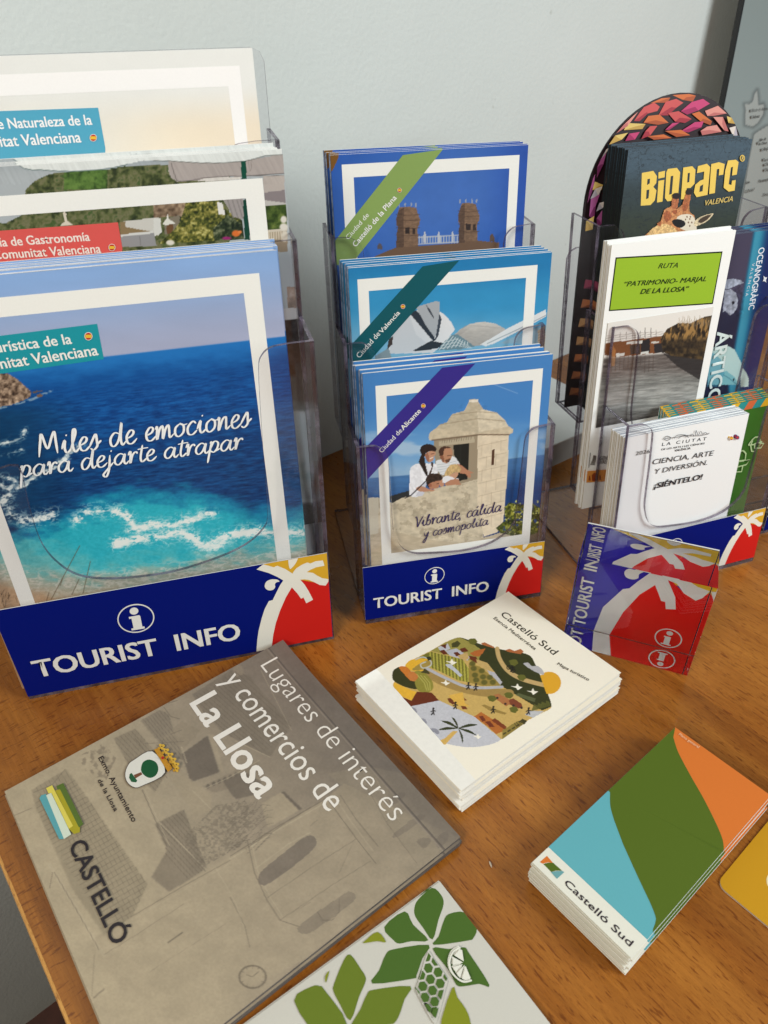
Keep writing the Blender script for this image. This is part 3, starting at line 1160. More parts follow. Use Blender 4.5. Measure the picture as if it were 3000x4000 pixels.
def rails(pr, sheet, o_tr, i_tr, o_left, i_left, t_low=None, col=WHITE):
    """white frame printed on a cover from its corners; returns inner rectangle"""
    a1, b1 = sheet.loc(o_tr)
    c1, d1 = sheet.loc(i_tr)
    pr.frame(o_left, t_low[0], a1, b1, i_left, t_low[1], c1, d1, col)
    return c1, d1


# front: the sea
sh = stand(HL, .0065, .0062, 4.2, .9)
sR, hT = sh.loc((1081, 978))
W = .2255
s0 = sR - W
pr = Print(sh, W, hT, s0, 0, (150, 175, 215))
cv = Canvas(sh, s0, sR, 0, hT, .00058)
thor = sh.loc((540, 1379))[1]
top = sstep(thor, hT, cv.T)
cv.fill((168, 176, 205))
cv.fill((140, 176, 226), top)
cv.mottle(.03, 260, 60, 3)
sea = sstep(thor - .0007, thor + .0004, thor * 2 - cv.T)
yb = lambda pts: np.interp(cv.X, [p[0] for p in pts], [p[1] for p in pts])
wob = (cv.noise(55, 22, 2, 4) - .5)
deep = np.array([18, 92, 168.]) * 1.0
k = sstep(1380, 1500, cv.Y - (cv.X - 540) * -.098 + wob * 60)[..., None]
col = np.array([34, 118, 194.]) * (1 - k) + np.array([14, 80, 152.]) * k
k2 = sstep(1560, 1880, cv.Y + (cv.X - 540) * .1 + wob * 120)[..., None]
col = col * (1 - k2) + np.array([9, 64, 122.]) * k2
cv.rgb = cv.rgb * (1 - sea[..., None]) + col * sea[..., None]
rip = cv.noise(34, 4.6, 8, 4, -6) - .5
cv.rgb = cv.rgb + (sea * sstep(thor, thor - .04, cv.T))[..., None] * rip[..., None] * np.array([26, 58, 72.]) * 1.25
# dark water at left, by the rock
lw = sea * sstep(420, 20, cv.X) * sstep(1500, 1640, cv.Y) * sstep(2160, 2000, cv.Y)
cv.fill((10, 58, 92), lw * .75)
edge = yb([(-300, 2120), (0, 2080), (140, 2040), (244, 1990), (330, 1950), (480, 1905), (570, 1888), (640, 1896), (760, 1890), (850, 1930), (960, 1975), (1060, 1985), (1190, 1960), (1400, 1950)])
turq = sstep(-28, 40, cv.Y - edge + wob * 90)
cv.fill((16, 132, 172), turq * .9)
cv.fill((40, 176, 196), sstep(20, 110, cv.Y - edge + wob * 110))
pale = yb([(-300, 2080), (0, 2120), (200, 2170), (400, 2230), (700, 2190), (900, 2160), (1200, 2090), (1400, 2060)])
cv.fill((112, 194, 196), sstep(-90, 60, cv.Y - pale + wob * 120) * .85)
cv.fill((146, 200, 192), sstep(0, 130, cv.Y - pale + wob * 100) * .7)
sand = yb([(-300, 2210), (0, 2235), (140, 2275), (300, 2290), (480, 2270), (700, 2240), (1000, 2190), (1300, 2150)])
cv.fill((188, 172, 152), sstep(-70, 20, cv.Y - sand + wob * 70) * .8)
cv.fill((190, 158, 126), sstep(10, 70, cv.Y - sand + wob * 40) * sstep(640, 300, cv.X))
grain = cv.noise(9, 6, 12, 3)
cv.rgb += (turq * (grain - .5))[..., None] * 26
wash = sstep(-80, -20, cv.Y - sand) * (1 - sstep(0, 60, cv.Y - sand)) * (1 - sstep(.03, .10, np.abs(cv.noise(34, 13, 6, 4) - .5)))
cv.fill((224, 220, 210), wash * .6)


def foam(pts, width, amt=1.0, seed=1):
    wx = (cv.noise(46, 30, seed + 3, 3) - .5) * 26
    d = cv.dist([(x, y) for x, y in Z3(smooth(pts, 5))])
    d = np.hypot(d, 0) + wx
    n = cv.noise(17, 8, seed, 5)
    lace = 1 - sstep(.02, .09, np.abs(cv.noise(24, 11, seed + 9, 4) - .5))
    core = sstep(width * .95, width * .1, d) * sstep(.40, .56, n + .12 * (1 - d / width))
    halo = sstep(width * 2.6, width * .5, d) * lace * .6
    cv.fill((232, 240, 238), np.clip((core + halo) * amt, 0, 1))


foam([(370, 400), (430, 370), (540, 368), (600, 385), (650, 440), (720, 430), (800, 440), (890, 410)], 20, 1, 1)
foam([(620, 455), (700, 435), (760, 425), (840, 432), (960, 385), (1030, 375)], 16, .8, 2)
foam([(560, 522), (680, 490), (800, 485), (880, 470), (940, 500), (980, 530), (1060, 490), (1200, 465), (1330, 470), (1460, 465)], 22, 1, 3)
foam([(880, 470), (1000, 540), (1080, 505)], 20, .9, 4)
foam([(40, 370), (90, 395), (160, 410), (250, 380)], 22, 1, 5)
foam([(10, 250), (50, 268), (10, 320)], 20, .9, 6)
foam([(0, 200), (70, 215), (40, 260)], 12, .8, 7)
foam([(80, 260), (200, 180), (270, 150), (350, 70), (410, 40)], 9, .75, 8)
foam([(0, 40), (60, 28), (110, 8), (120, -20)], 9, .7, 9)
foam([(0, 100), (40, 90), (100, 70)], 7, .6, 10)
# rock at the left
rock = cv.inside(Z2([(-120, 690), (0, 712), (40, 712), (90, 745), (140, 790), (157, 806), (150, 830), (110, 850), (60, 868), (0, 880), (-120, 900)]))
n = cv.noise(13, 10, 15, 4)
rc = np.array([120, 100, 84.]) + (n[..., None] - .45) * np.array([260, 240, 210.])
cv.rgb = np.where(rock[..., None], np.clip(rc, 40, 232), cv.rgb)
foam_z = Z2([(0, 885), (90, 862), (160, 842), (212, 818), (262, 797)])
cv.fill((205, 216, 220), .6 * (1 - sstep(2, 7, cv.dist(foam_z))) * sstep(.4, .6, cv.noise(18, 8, 5, 3)))
cv.poly(Z2([(185, 818), (200, 814), (216, 824), (206, 830), (186, 830)]), (120, 96, 80))
cv.poly(Z2([(160, 804), (185, 798), (214, 797), (214, 803), (165, 810)]), (92, 84, 80))
for a, b2 in (((383, 530), (245, 790)), ((434, 605), (398, 760)), ((380, 690), (345, 765)), ((235, 755), (222, 800)), ((300, 690), (290, 720))):
    cv.line(Z3([a, b2]), 3.0, (96, 76, 56), .8)
for k_ in range(26):
    x, y = random.uniform(-40, 120), random.uniform(760, 830)
    cv.line(Z3([(x, y), (x + random.uniform(-14, 14), y - random.uniform(14, 40))]), 2.2, (80, 66, 50), .7)
pr.canvas(cv)
rails(pr, sh, (1012, 1066), (952, 1144.5), sh.loc((77, 2355))[0], sh.loc((133, 2343))[0], (.02, .0285))
pr.poly(Z2([(-260, 557), (484, 465), (518, 641), (-240, 748)]), (30, 152, 166))
TB = .016
p0, p1, p2 = Z2([(0, 607), (361, 563), (358, 512)])
pr.text_right('Guía turística de la', p0, p1, p2, WHITE, .93, .022)
p0, p1, p2 = Z2([(0, 690), (493, 619), (138, 612)])
pr.text_right('Comunitat Valenciana', p0, p1, (Z2([(130, 617)]))[0], WHITE, .93, .022)
pr.flag(*Z2([(441, 526)])[0], 16)
p0, p1, p2 = Z2([(196, 1128), (1246, 972), (722, 985)])
pr.script('Miles de emociones', p0, p1, p2, .145, (246, 248, 248))
p0, p1, p2 = Z2([(100, 1230), (1206, 1085), (640, 1105)])
pr.script('para dejarte atrapar', p0, p1, p2, .155, (246, 248, 248))
sea_mag = leaflet('magazine', sh, pr, W, hT, .0019, s0, page=M_PAGES_GREY, top=M_PAGES_COOL)
tag(sea_mag, 'front magazine of the left holder, blue sea cover with white handwriting', 'magazine')
pile(sea_mag, 8, .0021, 'sea magazines in the left holder', 'sea magazine stacked behind the front one, only its bluish top edge showing', .0016, .0007, .1, (0, .0003))

# middle tier: a terrace with parasols
G1, G2 = zoomed(600, 550, .36166), zoomed(0, 550, .37372)
sh = stand(HL, .0450, .0562, 3.6, .9)
sR, hT = sh.loc((1103, 583))
sR = min(sR, .2345)
W = .2255
s0 = sR - W
pr = Print(sh, W, hT, s0, 0, (170, 176, 178))


def paint_terrace(cv):
    cv.fill((174, 182, 186))
    cv.fill((150, 160, 166), sstep(700, 620, cv.Y) * .5)
    low = sstep(905, 960, cv.Y + (cv.X - 500) * .09)
    bush = cv.inside(G2([(-300, 850), (60, 860), (300, 740), (260, 520), (360, 420), (520, 345), (800, 315), (1100, 305), (1300, 265), (1700, 250), (2400, 260), (2400, 1250), (-300, 1250)]))
    cv.foliage(bush, [(44, 54, 34), (66, 76, 44), (96, 104, 64), (120, 118, 88), (70, 92, 48)], 16, 3)
    cv.foliage(bush & (cv.X > 250) & (cv.X < 420) & (cv.Y < 740), [(50, 74, 34), (84, 116, 54), (104, 136, 66)], 12, 5)
    cv.poly(G2([(1290, 840), (1660, 800), (1660, 990), (1400, 960), (1300, 930)]), (206, 204, 196))
    cv.poly(G2([(1255, 850), (1310, 840), (1310, 900), (1600, 950), (1600, 1000), (1255, 1000)]), (140, 120, 86))
    cv.foliage(cv.inside(G1([(0, 690), (260, 640), (420, 640), (420, 830), (260, 810), (0, 830)])), [(92, 74, 58), (140, 118, 96), (180, 158, 130)], 13, 9)
    cv.poly(G1([(0, 830), (70, 840), (95, 985), (0, 1040)]), (216, 216, 210))
    cv.poly(G1([(115, 850), (280, 800), (290, 1010), (120, 1010)]), (128, 120, 104))
    cv.poly(G1([(135, 905), (210, 900), (215, 1010), (150, 1010)]), (110, 78, 52))
    cv.poly(G1([(100, 900), (118, 870), (140, 845), (150, 790), (162, 845), (210, 870), (236, 890), (130, 912)]), (224, 222, 212))
    cv.foliage(cv.inside(G1([(350, 660), (520, 620), (690, 640), (800, 760), (960, 860), (980, 1060), (60, 1110), (220, 960), (290, 870)])),
               [(40, 46, 24), (66, 74, 34), (104, 106, 48), (150, 142, 74), (196, 190, 120)], 9, 11)
    cv.foliage(cv.inside(G1([(640, 950), (800, 800), (960, 900), (980, 1060), (660, 1080)])), [(26, 36, 26), (50, 62, 40), (120, 126, 96)], 9, 13)
    cv.poly(G1([(680, 660), (740, 670), (775, 800), (700, 790)]), (228, 226, 220))
    cv.poly(G1([(750, 640), (960, 620), (980, 850), (860, 820), (800, 720)]), (160, 154, 152))
    for x in (800, 850, 900, 940):
        cv.line(G1([(x, 640), (x + 60, 830)]), 5, (132, 126, 126), .8)
    cv.blob(*G1([(890, 1000)])[0], 16, 12, (218, 112, 50))
    cv.blob(*G1([(930, 985)])[0], 8, 6, (224, 130, 70))
    cv.blob(*G1([(790, 1052)])[0], 18, 6, (150, 40, 110))
    cv.blob(*G1([(180, 1100)])[0], 16, 10, (226, 222, 210))
    cv.poly(G2([(1260, 980), (1600, 940), (1640, 1100), (1270, 1110)]), (150, 150, 152))
    cv.poly(G2([(1260, 980), (1600, 940), (1606, 965), (1265, 1003)]), (214, 214, 210))
    cv.line(G2([(1460, 1000), (1470, 1090)]), 3, (120, 118, 120))
    cv.poly(G2([(630, 890), (650, 862), (680, 850), (668, 800), (660, 755), (675, 735), (692, 765), (700, 835), (725, 850), (770, 880)]), (216, 208, 190))
    # parasols above
    cv.poly(G1([(160, 220), (400, 215), (940, 225), (1400, 140), (1410, 345), (1000, 385), (750, 390), (520, 420), (300, 445), (250, 440), (190, 400), (160, 330)]), (172, 164, 160))
    cv.poly(G1([(1180, 380), (1410, 372), (1415, 535), (1190, 560)]), (182, 174, 168))
    cv.poly(G1([(1190, 560), (1415, 530), (1428, 670), (1195, 640)]), (136, 128, 130))
    cv.poly(G1([(1195, 640), (1428, 670), (1428, 690), (1200, 700)]), (190, 188, 184))
    cv.foliage(cv.inside(G1([(1200, 700), (1428, 685), (1440, 820), (1440, 960), (1220, 970)])), [(36, 52, 24), (62, 84, 36), (108, 124, 62)], 12, 15)
    cv.poly(G1([(480, 430), (560, 400), (700, 392), (940, 390), (940, 420), (480, 440)]), (214, 210, 204))
    can = G2([(190, 215), (240, 190), (1660, 120), (1660, 205), (1500, 205), (1330, 245), (1180, 280), (1000, 305), (800, 318), (600, 314), (420, 302), (330, 302), (250, 285), (200, 255)])
    cv.poly(can, (224, 230, 228))
    can2 = G1([(0, 130), (1388, 60), (1392, 150), (1200, 160), (1060, 200), (980, 218), (750, 238), (500, 236), (300, 225), (160, 215), (0, 215)])
    cv.poly(can2, (224, 230, 228))
    cv.mottle(.06, 90, 7, 4, (cv.Y < 720) * 1.0, 62)
    cv.line(G2([(190, 215), (210, 260), (250, 288), (330, 303), (420, 303), (600, 315), (800, 319), (1000, 306), (1180, 281), (1330, 246)]), 3.2, (70, 96, 94), .8)
    cv.line(G1([(0, 216), (160, 216), (300, 226), (500, 238), (750, 240), (980, 220), (1060, 202), (1200, 162), (1392, 151)]), 3.0, (86, 92, 88), .8)
    cv.line(G1([(190, 240), (215, 330), (250, 430), (300, 440), (380, 432), (520, 405), (700, 385), (1000, 380), (1410, 350)]), 3.0, (96, 90, 88), .8)
    cv.line(G1([(1000, 380), (1410, 374)]), 2.4, (96, 90, 88), .7)
    cv.line(G1([(1025, 205), (1040, 330), (1055, 300), (1055, 200)]), 2.2, (120, 112, 108), .7)
    cv.poly(G1([(942, 222), (998, 214), (1006, 410), (950, 410)]), (14, 76, 60))
    cv.poly(G1([(965, 640), (1004, 630), (1042, 1070), (984, 1070)]), (14, 66, 52))
    # balustrade at the far right
    cv.poly(G1([(1230, 968), (1440, 950), (1450, 1200), (1235, 1200)]), (150, 136, 116))
    for x in range(1245, 1440, 26):
        cv.line(G1([(x, 985), (x + 4, 1060)]), 6, (206, 196, 176))
    cv.poly(G1([(1228, 965), (1440, 945), (1442, 970), (1230, 992)]), (206, 198, 182))
    cv.blob(*G1([(1405, 850)])[0], 12, 14, (220, 216, 206))
    cv.blob(*G1([(1405, 930)])[0], 16, 14, (220, 216, 206))
    cv.blob(*G1([(1415, 1030)])[0], 12, 22, (212, 206, 192))
    dk = cv.inside([(1120, 1120), (1260, 1120), (1260, 1700), (1150, 1700)])
    cv.foliage(dk, [(120, 108, 98), (160, 140, 128), (196, 180, 170)], 30, 4)
    cv.foliage(cv.inside([(1080, 1245), (1300, 1230), (1300, 1620), (1100, 1600)]), [(22, 22, 24), (40, 40, 42), (66, 64, 66)], 14, 7)
    cv.poly([(1100, 1205), (1300, 1195), (1300, 1240), (1100, 1250)], (196, 194, 194))
    cv.fill((150, 160, 166), sstep(1590, 1620, cv.Y) * sstep(1960, 1940, cv.Y))
    cv.fill((46, 52, 64), sstep(1955, 1975, cv.Y))
    cv.fill((206, 92, 64), sstep(2060, 2066, cv.Y) * sstep(2086, 2080, cv.Y))


for box, st_ in (((s0, .205, sR, hT), .00048), ((sR - .03, .03, sR, .205), .0009)):
    cv = Canvas(sh, box[0], box[2], box[1], box[3], st_)
    paint_terrace(cv)
    pr.canvas(cv)
oT, iT = sh.loc(G1([(1175, 402)])[0]), sh.loc(G1([(997, 620)])[0])
pr.frame(-.02, .02, oT[0], oT[1], s0 + .012, .03, iT[0], iT[1], WHITE)
pr.poly(G2([(-400, 968), (1232, 851), (1278, 1112), (1278, 1300), (-400, 1300)]), (222, 92, 86))
p0, p1, p2 = G2([(0, 1105), (945, 1042), (845, 980)])
pr.text_right('Guía de Gastronomía', p0, p1, G2([(120, 1003)])[0], (248, 236, 226), .92, .022)
p0, p1, p2 = G2([(0, 1234), (1060, 1167), (345, 1120)])
pr.text_right('de la Comunitat Valenciana', p0, p1, G2([(345, 1119)])[0], (248, 236, 226), .92, .022)
pr.flag(*G2([(1170, 1112)])[0], 14)
gas_mag = leaflet('magazine', sh, pr, W, hT, .0019, s0, page=M_PAGES_GREY, top=M_PAGES_GREY)
tag(gas_mag, 'magazine with white parasols over a garden terrace and a red title block', 'magazine')
pile(gas_mag, 4, .0022, 'garden terrace magazines', 'terrace magazine behind the one with the red title, only its pale top edge showing', .0014, .0005, .1, (-.0010, .0005))

# top tier: window glare painted into the cover as pale ink
ZN = zoomed(0, 150, .42194)
sh = stand(HL, .0860, .106, 3.4, .97)
sR, hT = sh.loc((985, 187))
W = .2255
s0 = sR - W
pr = Print(sh, W, hT, s0, 0, (226, 230, 228))
cv = Canvas(sh, s0, sR, .16, hT, .0012)
cv.fill((232, 234, 231))
cv.fill((240, 224, 198), sstep(330, 520, cv.Y - (cv.X - 500) * -.02) * (.35 + .45 * sstep(300, 800, cv.X)))
cv.mottle(.012, 90, 90, 2)
pr.canvas(cv)
Zr = zoomed(700, 100, .36166)
a1, b1 = sh.loc(Zr([(650, 432)])[0])
c1, d1 = sh.loc(Zr([(530, 655)])[0])
pr.frame(-.02, .02, a1, b1, s0 + .012, .03, c1, d1, (247, 248, 246))
pr.poly(ZN([(-300, 683), (908, 641), (975, 1012), (975, 1150), (-300, 1150)]), (84, 168, 198))
p0, p1, p2 = ZN([(0, 838), (858, 797), (762, 703)])
pr.text_right('Guía de Naturaleza de la', p0, p1, ZN([(160, 735)])[0], (248, 250, 250), .92, .022)
p0, p1, p2 = ZN([(0, 1003), (757, 960), (92, 893)])
pr.text_right('Comunitat Valenciana', p0, p1, ZN([(92, 895)])[0], (248, 250, 250), .92, .022)
pr.flag(*ZN([(864, 919)])[0], 14.5)
nat = leaflet('magazine', sh, pr, W, hT, .0019, s0, page=M_PAGES_GREY)
tag(nat, 'magazine with glare painted pale over its cover and a light blue title block, highest at left', 'magazine')

# ------------------------------------------------------------------ guides in the middle holder
ZC = zoomed(1200, 450, .66305)


def guide(sh, TL, TR, band, band_px, oTL, oTR, iTL, iTR, paint, t_from, low, extra=None, label='', more_label='', n=4, group='', left_margin=None):
    a, b2 = sh.loc(TL), sh.loc(TR)
    s0, W, hT = a[0], b2[0] - a[0], .5 * (a[1] + b2[1])
    pr = Print(sh, W, hT, s0, 0, (40, 90, 170))
    cv = Canvas(sh, s0, s0 + W, t_from, hT, .00055)
    paint(cv)
    pr.canvas(cv)
    o1, o2, i1, i2 = [sh.loc(p) for p in (oTL, oTR, iTL, iTR)]
    pr.frame(o1[0], low[0], o2[0], .5 * (o1[1] + o2[1]), i1[0], low[1], i2[0], .5 * (i1[1] + i2[1]), WHITE)
    # the slanting band is trimmed to the cover
    bp = [sh.loc(p) for p in band_px]
    cut = []
    lim = [(lambda p: p[0] - s0, 0), (lambda p: s0 + W - p[0], 0), (lambda p: hT - p[1], 0), (lambda p: p[1] - .002, 0)]
    poly = bp
    for f, _ in lim:
        out = []
        for i in range(len(poly)):
            p, q = poly[i], poly[(i + 1) % len(poly)]
            fp, fq = f(p), f(q)
            if fp >= 0:
                out.append(p)
            if (fp >= 0) != (fq >= 0):
                t = fp / (fp - fq)
                out.append((p[0] + t * (q[0] - p[0]), p[1] + t * (q[1] - p[1])))
        poly = out
    pr.local(poly, band)
    if extra:
        extra(pr)
    g = leaflet('city_guide', sh, pr, W, hT, .0017, s0, page=M_PAGES, spine_left=True)
    # folded spine, whitish where the print is worn
    sp = [(s0 - .0002 - .0007 * math.sin(math.pi * i / 6), -.0017 + .0017 * i / 6 + .00001) for i in range(7)]
    V = [(x, y, z) for z in (0, hT) for x, y in sp]
    link('spine', poly_mesh('spine', V, [(i, i + 1, 8 + i, 7 + i) for i in range(6)], smooth_shade=True), SPINE, g)
    tag(g, label, 'booklet')
    pile(g, n, .0034, group, more_label, .0012, .0008, .2, (-.0008, .0006))
    return g


SPINE = simple('worn_spine', (.22, .28, .40), .5, .4, .5, 260)


def paint_castello(cv):
    cv.fill((38, 88, 176))
    cv.blob(1700, 800, 420, 260, (92, 132, 200), .55, -20, .9)
    cv.fill((20, 62, 160), sstep(1850, 2150, cv.X) * .7)
    cv.mottle(.03, 50, 50, 2)
    st, sd = (126, 100, 80), (92, 72, 60)
    P = lambda pts, c: cv.poly(ZC(pts), c)
    for x, w in ((592, 66), (950, 58)):
        L, Rr = x - w, x + w
        yo = 0 if x < 700 else -22
        P([(L - 2, 790), (L, 700 + yo), (L + 8, 660 + yo), (L - 2, 650 + yo), (L, 600 + yo), (L + 12, 560 + yo), (L + 20, 542 + yo), (x, 538 + yo), (Rr - 16, 545 + yo), (Rr - 6, 580 + yo),
           (Rr + 6, 610 + yo), (Rr + 6, 640 + yo), (Rr - 8, 662 + yo), (Rr - 2, 790)], st)
        P([(L - 2, 790), (L, 700 + yo), (L + 8, 660 + yo), (L - 2, 640 + yo), (L, 600 + yo), (L + 12, 560 + yo), (x - 22, 545 + yo), (x - 24, 790)], sd)
        for yy in (585, 615, 662, 705):
            cv.line(ZC([(L - 2, yy + yo), (x, yy + 6 + yo), (Rr + 4, yy + yo)]), 3, (84, 64, 52), .8)
        P([(x - 14, 660 + yo), (x + 12, 662 + yo), (x + 12, 700 + yo), (x - 14, 698 + yo)], (52, 42, 40))
        P([(x + 26, 666 + yo), (x + 44, 666 + yo), (x + 44, 700 + yo), (x + 26, 702 + yo)], (60, 48, 44))
        for dx in (-50, -15, 20, 48):
            P([(x + dx - 3, 540 + yo), (x + dx + 3, 540 + yo), (x + dx + 5, 522 + yo), (x + dx, 514 + yo), (x + dx - 5, 522 + yo)], (150, 160, 180))
    stone = cv.inside(ZC([(400, 1000), (400, 500), (1140, 500), (1140, 1000)])) & (cv.rgb[..., 0] > cv.rgb[..., 2])
    cv.mottle(.16, 7, 5, 9, stone * 1.0)
    cv.mottle(.14, 30, 3, 4, stone * 1.0)
    for x in range(660, 895, 16):
        cv.line(ZC([(x, 715), (x, 752)]), 4.2, (178, 186, 198))
    for y in (712, 752):
        cv.line(ZC([(655, y + 8), (890, y - 6)]), 4, (186, 190, 198))
    for x in (692, 775, 856):
        P([(x - 7, 752), (x + 7, 752), (x + 7, 706), (x + 4, 690), (x, 683), (x - 4, 690), (x - 7, 706)], (190, 194, 202))
    P([(400, 830), (520, 780), (890, 752), (1020, 740), (1130, 750), (1130, 1000), (380, 1000)], (112, 88, 70))
    P([(1076, 745), (1102, 745), (1102, 716), (1092, 700), (1084, 700), (1074, 716)], (96, 78, 66))
    P([(412, 790), (442, 790), (442, 770), (430, 754), (422, 754), (412, 770)], (90, 84, 90))
    P([(120, 235), (187, 232), (180, 260), (148, 330), (125, 330)], (122, 84, 34))


def paint_valencia(cv):
    cv.fill((52, 148, 200))
    cv.fill((26, 116, 176), sstep(1160, 1020, cv.Y) * .7)
    cv.fill((136, 186, 214), sstep(1180, 1360, cv.Y) * .8)
    cv.mottle(.03, 60, 40, 3)
    P = lambda pts, c: cv.poly(ZC(pts), c)
    P([(480, 1340), (500, 1300), (520, 1250), (570, 1190), (640, 1150), (700, 1135), (760, 1145), (810, 1175), (850, 1220), (870, 1262), (800, 1350), (740, 1400), (480, 1405)], (226, 228, 230))
    cv.fill((186, 192, 198), cv.inside(ZC([(480, 1405), (500, 1300), (570, 1190), (600, 1170), (640, 1290), (700, 1340), (630, 1390)])) * .6)
    shell = cv.inside(ZC([(480, 1405), (500, 1300), (570, 1190), (640, 1150), (700, 1135), (810, 1175), (870, 1262), (800, 1350), (740, 1400)]))
    cv.fill((196, 204, 212), shell * sstep(1760, 1640, cv.X) * .55)
    cv.fill((206, 212, 220), shell * sstep(1330, 1400, cv.Y) * .6)
    P([(600, 1165), (640, 1150), (690, 1190), (745, 1290), (755, 1330), (740, 1330), (690, 1270)], (44, 54, 66))
    P([(640, 1130), (700, 1112), (760, 1095), (778, 1100), (780, 1150), (778, 1240), (752, 1310), (700, 1240)], (170, 176, 182))
    P([(700, 1118), (720, 1140), (748, 1190), (744, 1196), (712, 1150)], (54, 62, 74))
    P([(778, 1170), (792, 1200), (772, 1300), (752, 1330), (768, 1240)], (60, 70, 82))
    P([(480, 1320), (505, 1300), (502, 1350), (470, 1380)], (66, 58, 56))
    P([(626, 1385), (690, 1350), (730, 1328), (790, 1340), (820, 1350), (760, 1375), (640, 1392)], (46, 54, 62))
    P([(860, 1300), (900, 1262), (960, 1228), (1040, 1216), (1110, 1228), (1160, 1255), (1180, 1275), (1120, 1320), (1060, 1350), (960, 1362)], (188, 184, 178))
    for k in range(9):
        a = k / 8
        cv.line(ZC([(870 + 30 * a, 1296), (930 + 50 * a, 1240 - 6 * a), (1100 + 60 * a, 1250 + 6 * a)]), 1.6, (160, 156, 152), .5)
    dome = cv.inside(ZC([(860, 1300), (960, 1228), (1040, 1216), (1110, 1228), (1180, 1275), (1060, 1350), (960, 1362)]))
    cv.fill((150, 146, 142), dome * sstep(1270, 1370, cv.Y) * .6)
    cv.fill((214, 212, 206), dome * sstep(1300, 1255, cv.Y + (cv.X - 1880) * .05) * .6)
    cv.mottle(.06, 16, 3, 6, dome * 1.0)
    P([(766, 1385), (800, 1340), (850, 1295), (885, 1290), (930, 1320), (985, 1362), (900, 1380)], (108, 138, 150))
    for k in range(8):
        cv.line(ZC([(778 + 24 * k, 1382 - 4 * k), (846 + 14 * k, 1296 + 6 * k)]), 2.6, (222, 230, 230))
    for k in range(3):
        cv.line(ZC([(800 - 10 * k, 1340 + 18 * k), (880, 1318 + 18 * k), (970 - 10 * k, 1372)]), 2, (214, 222, 224))
    P([(1020, 1350), (1200, 1245), (1405, 1145), (1408, 1185), (1240, 1275), (1100, 1345), (1050, 1362)], (224, 228, 230))
    cv.line(ZC([(1060, 1345), (1240, 1262), (1408, 1178)]), 3, (150, 164, 172))
    P([(1130, 1345), (1300, 1268), (1420, 1230), (1420, 1345)], (140, 176, 196))
    P([(1358, 1268), (1400, 1240), (1412, 1400), (1358, 1400)], (176, 160, 138))
    for k in range(6):
        cv.line(ZC([(1362, 1280 + 16 * k), (1404, 1262 + 16 * k)]), 2.4, (110, 104, 100))
    for k in range(3):
        cv.line(ZC([(1372 + 12 * k, 1262), (1374 + 12 * k, 1390)]), 2, (120, 110, 104))
    P([(400, 1420), (480, 1370), (500, 1440), (400, 1460)], (130, 150, 160))


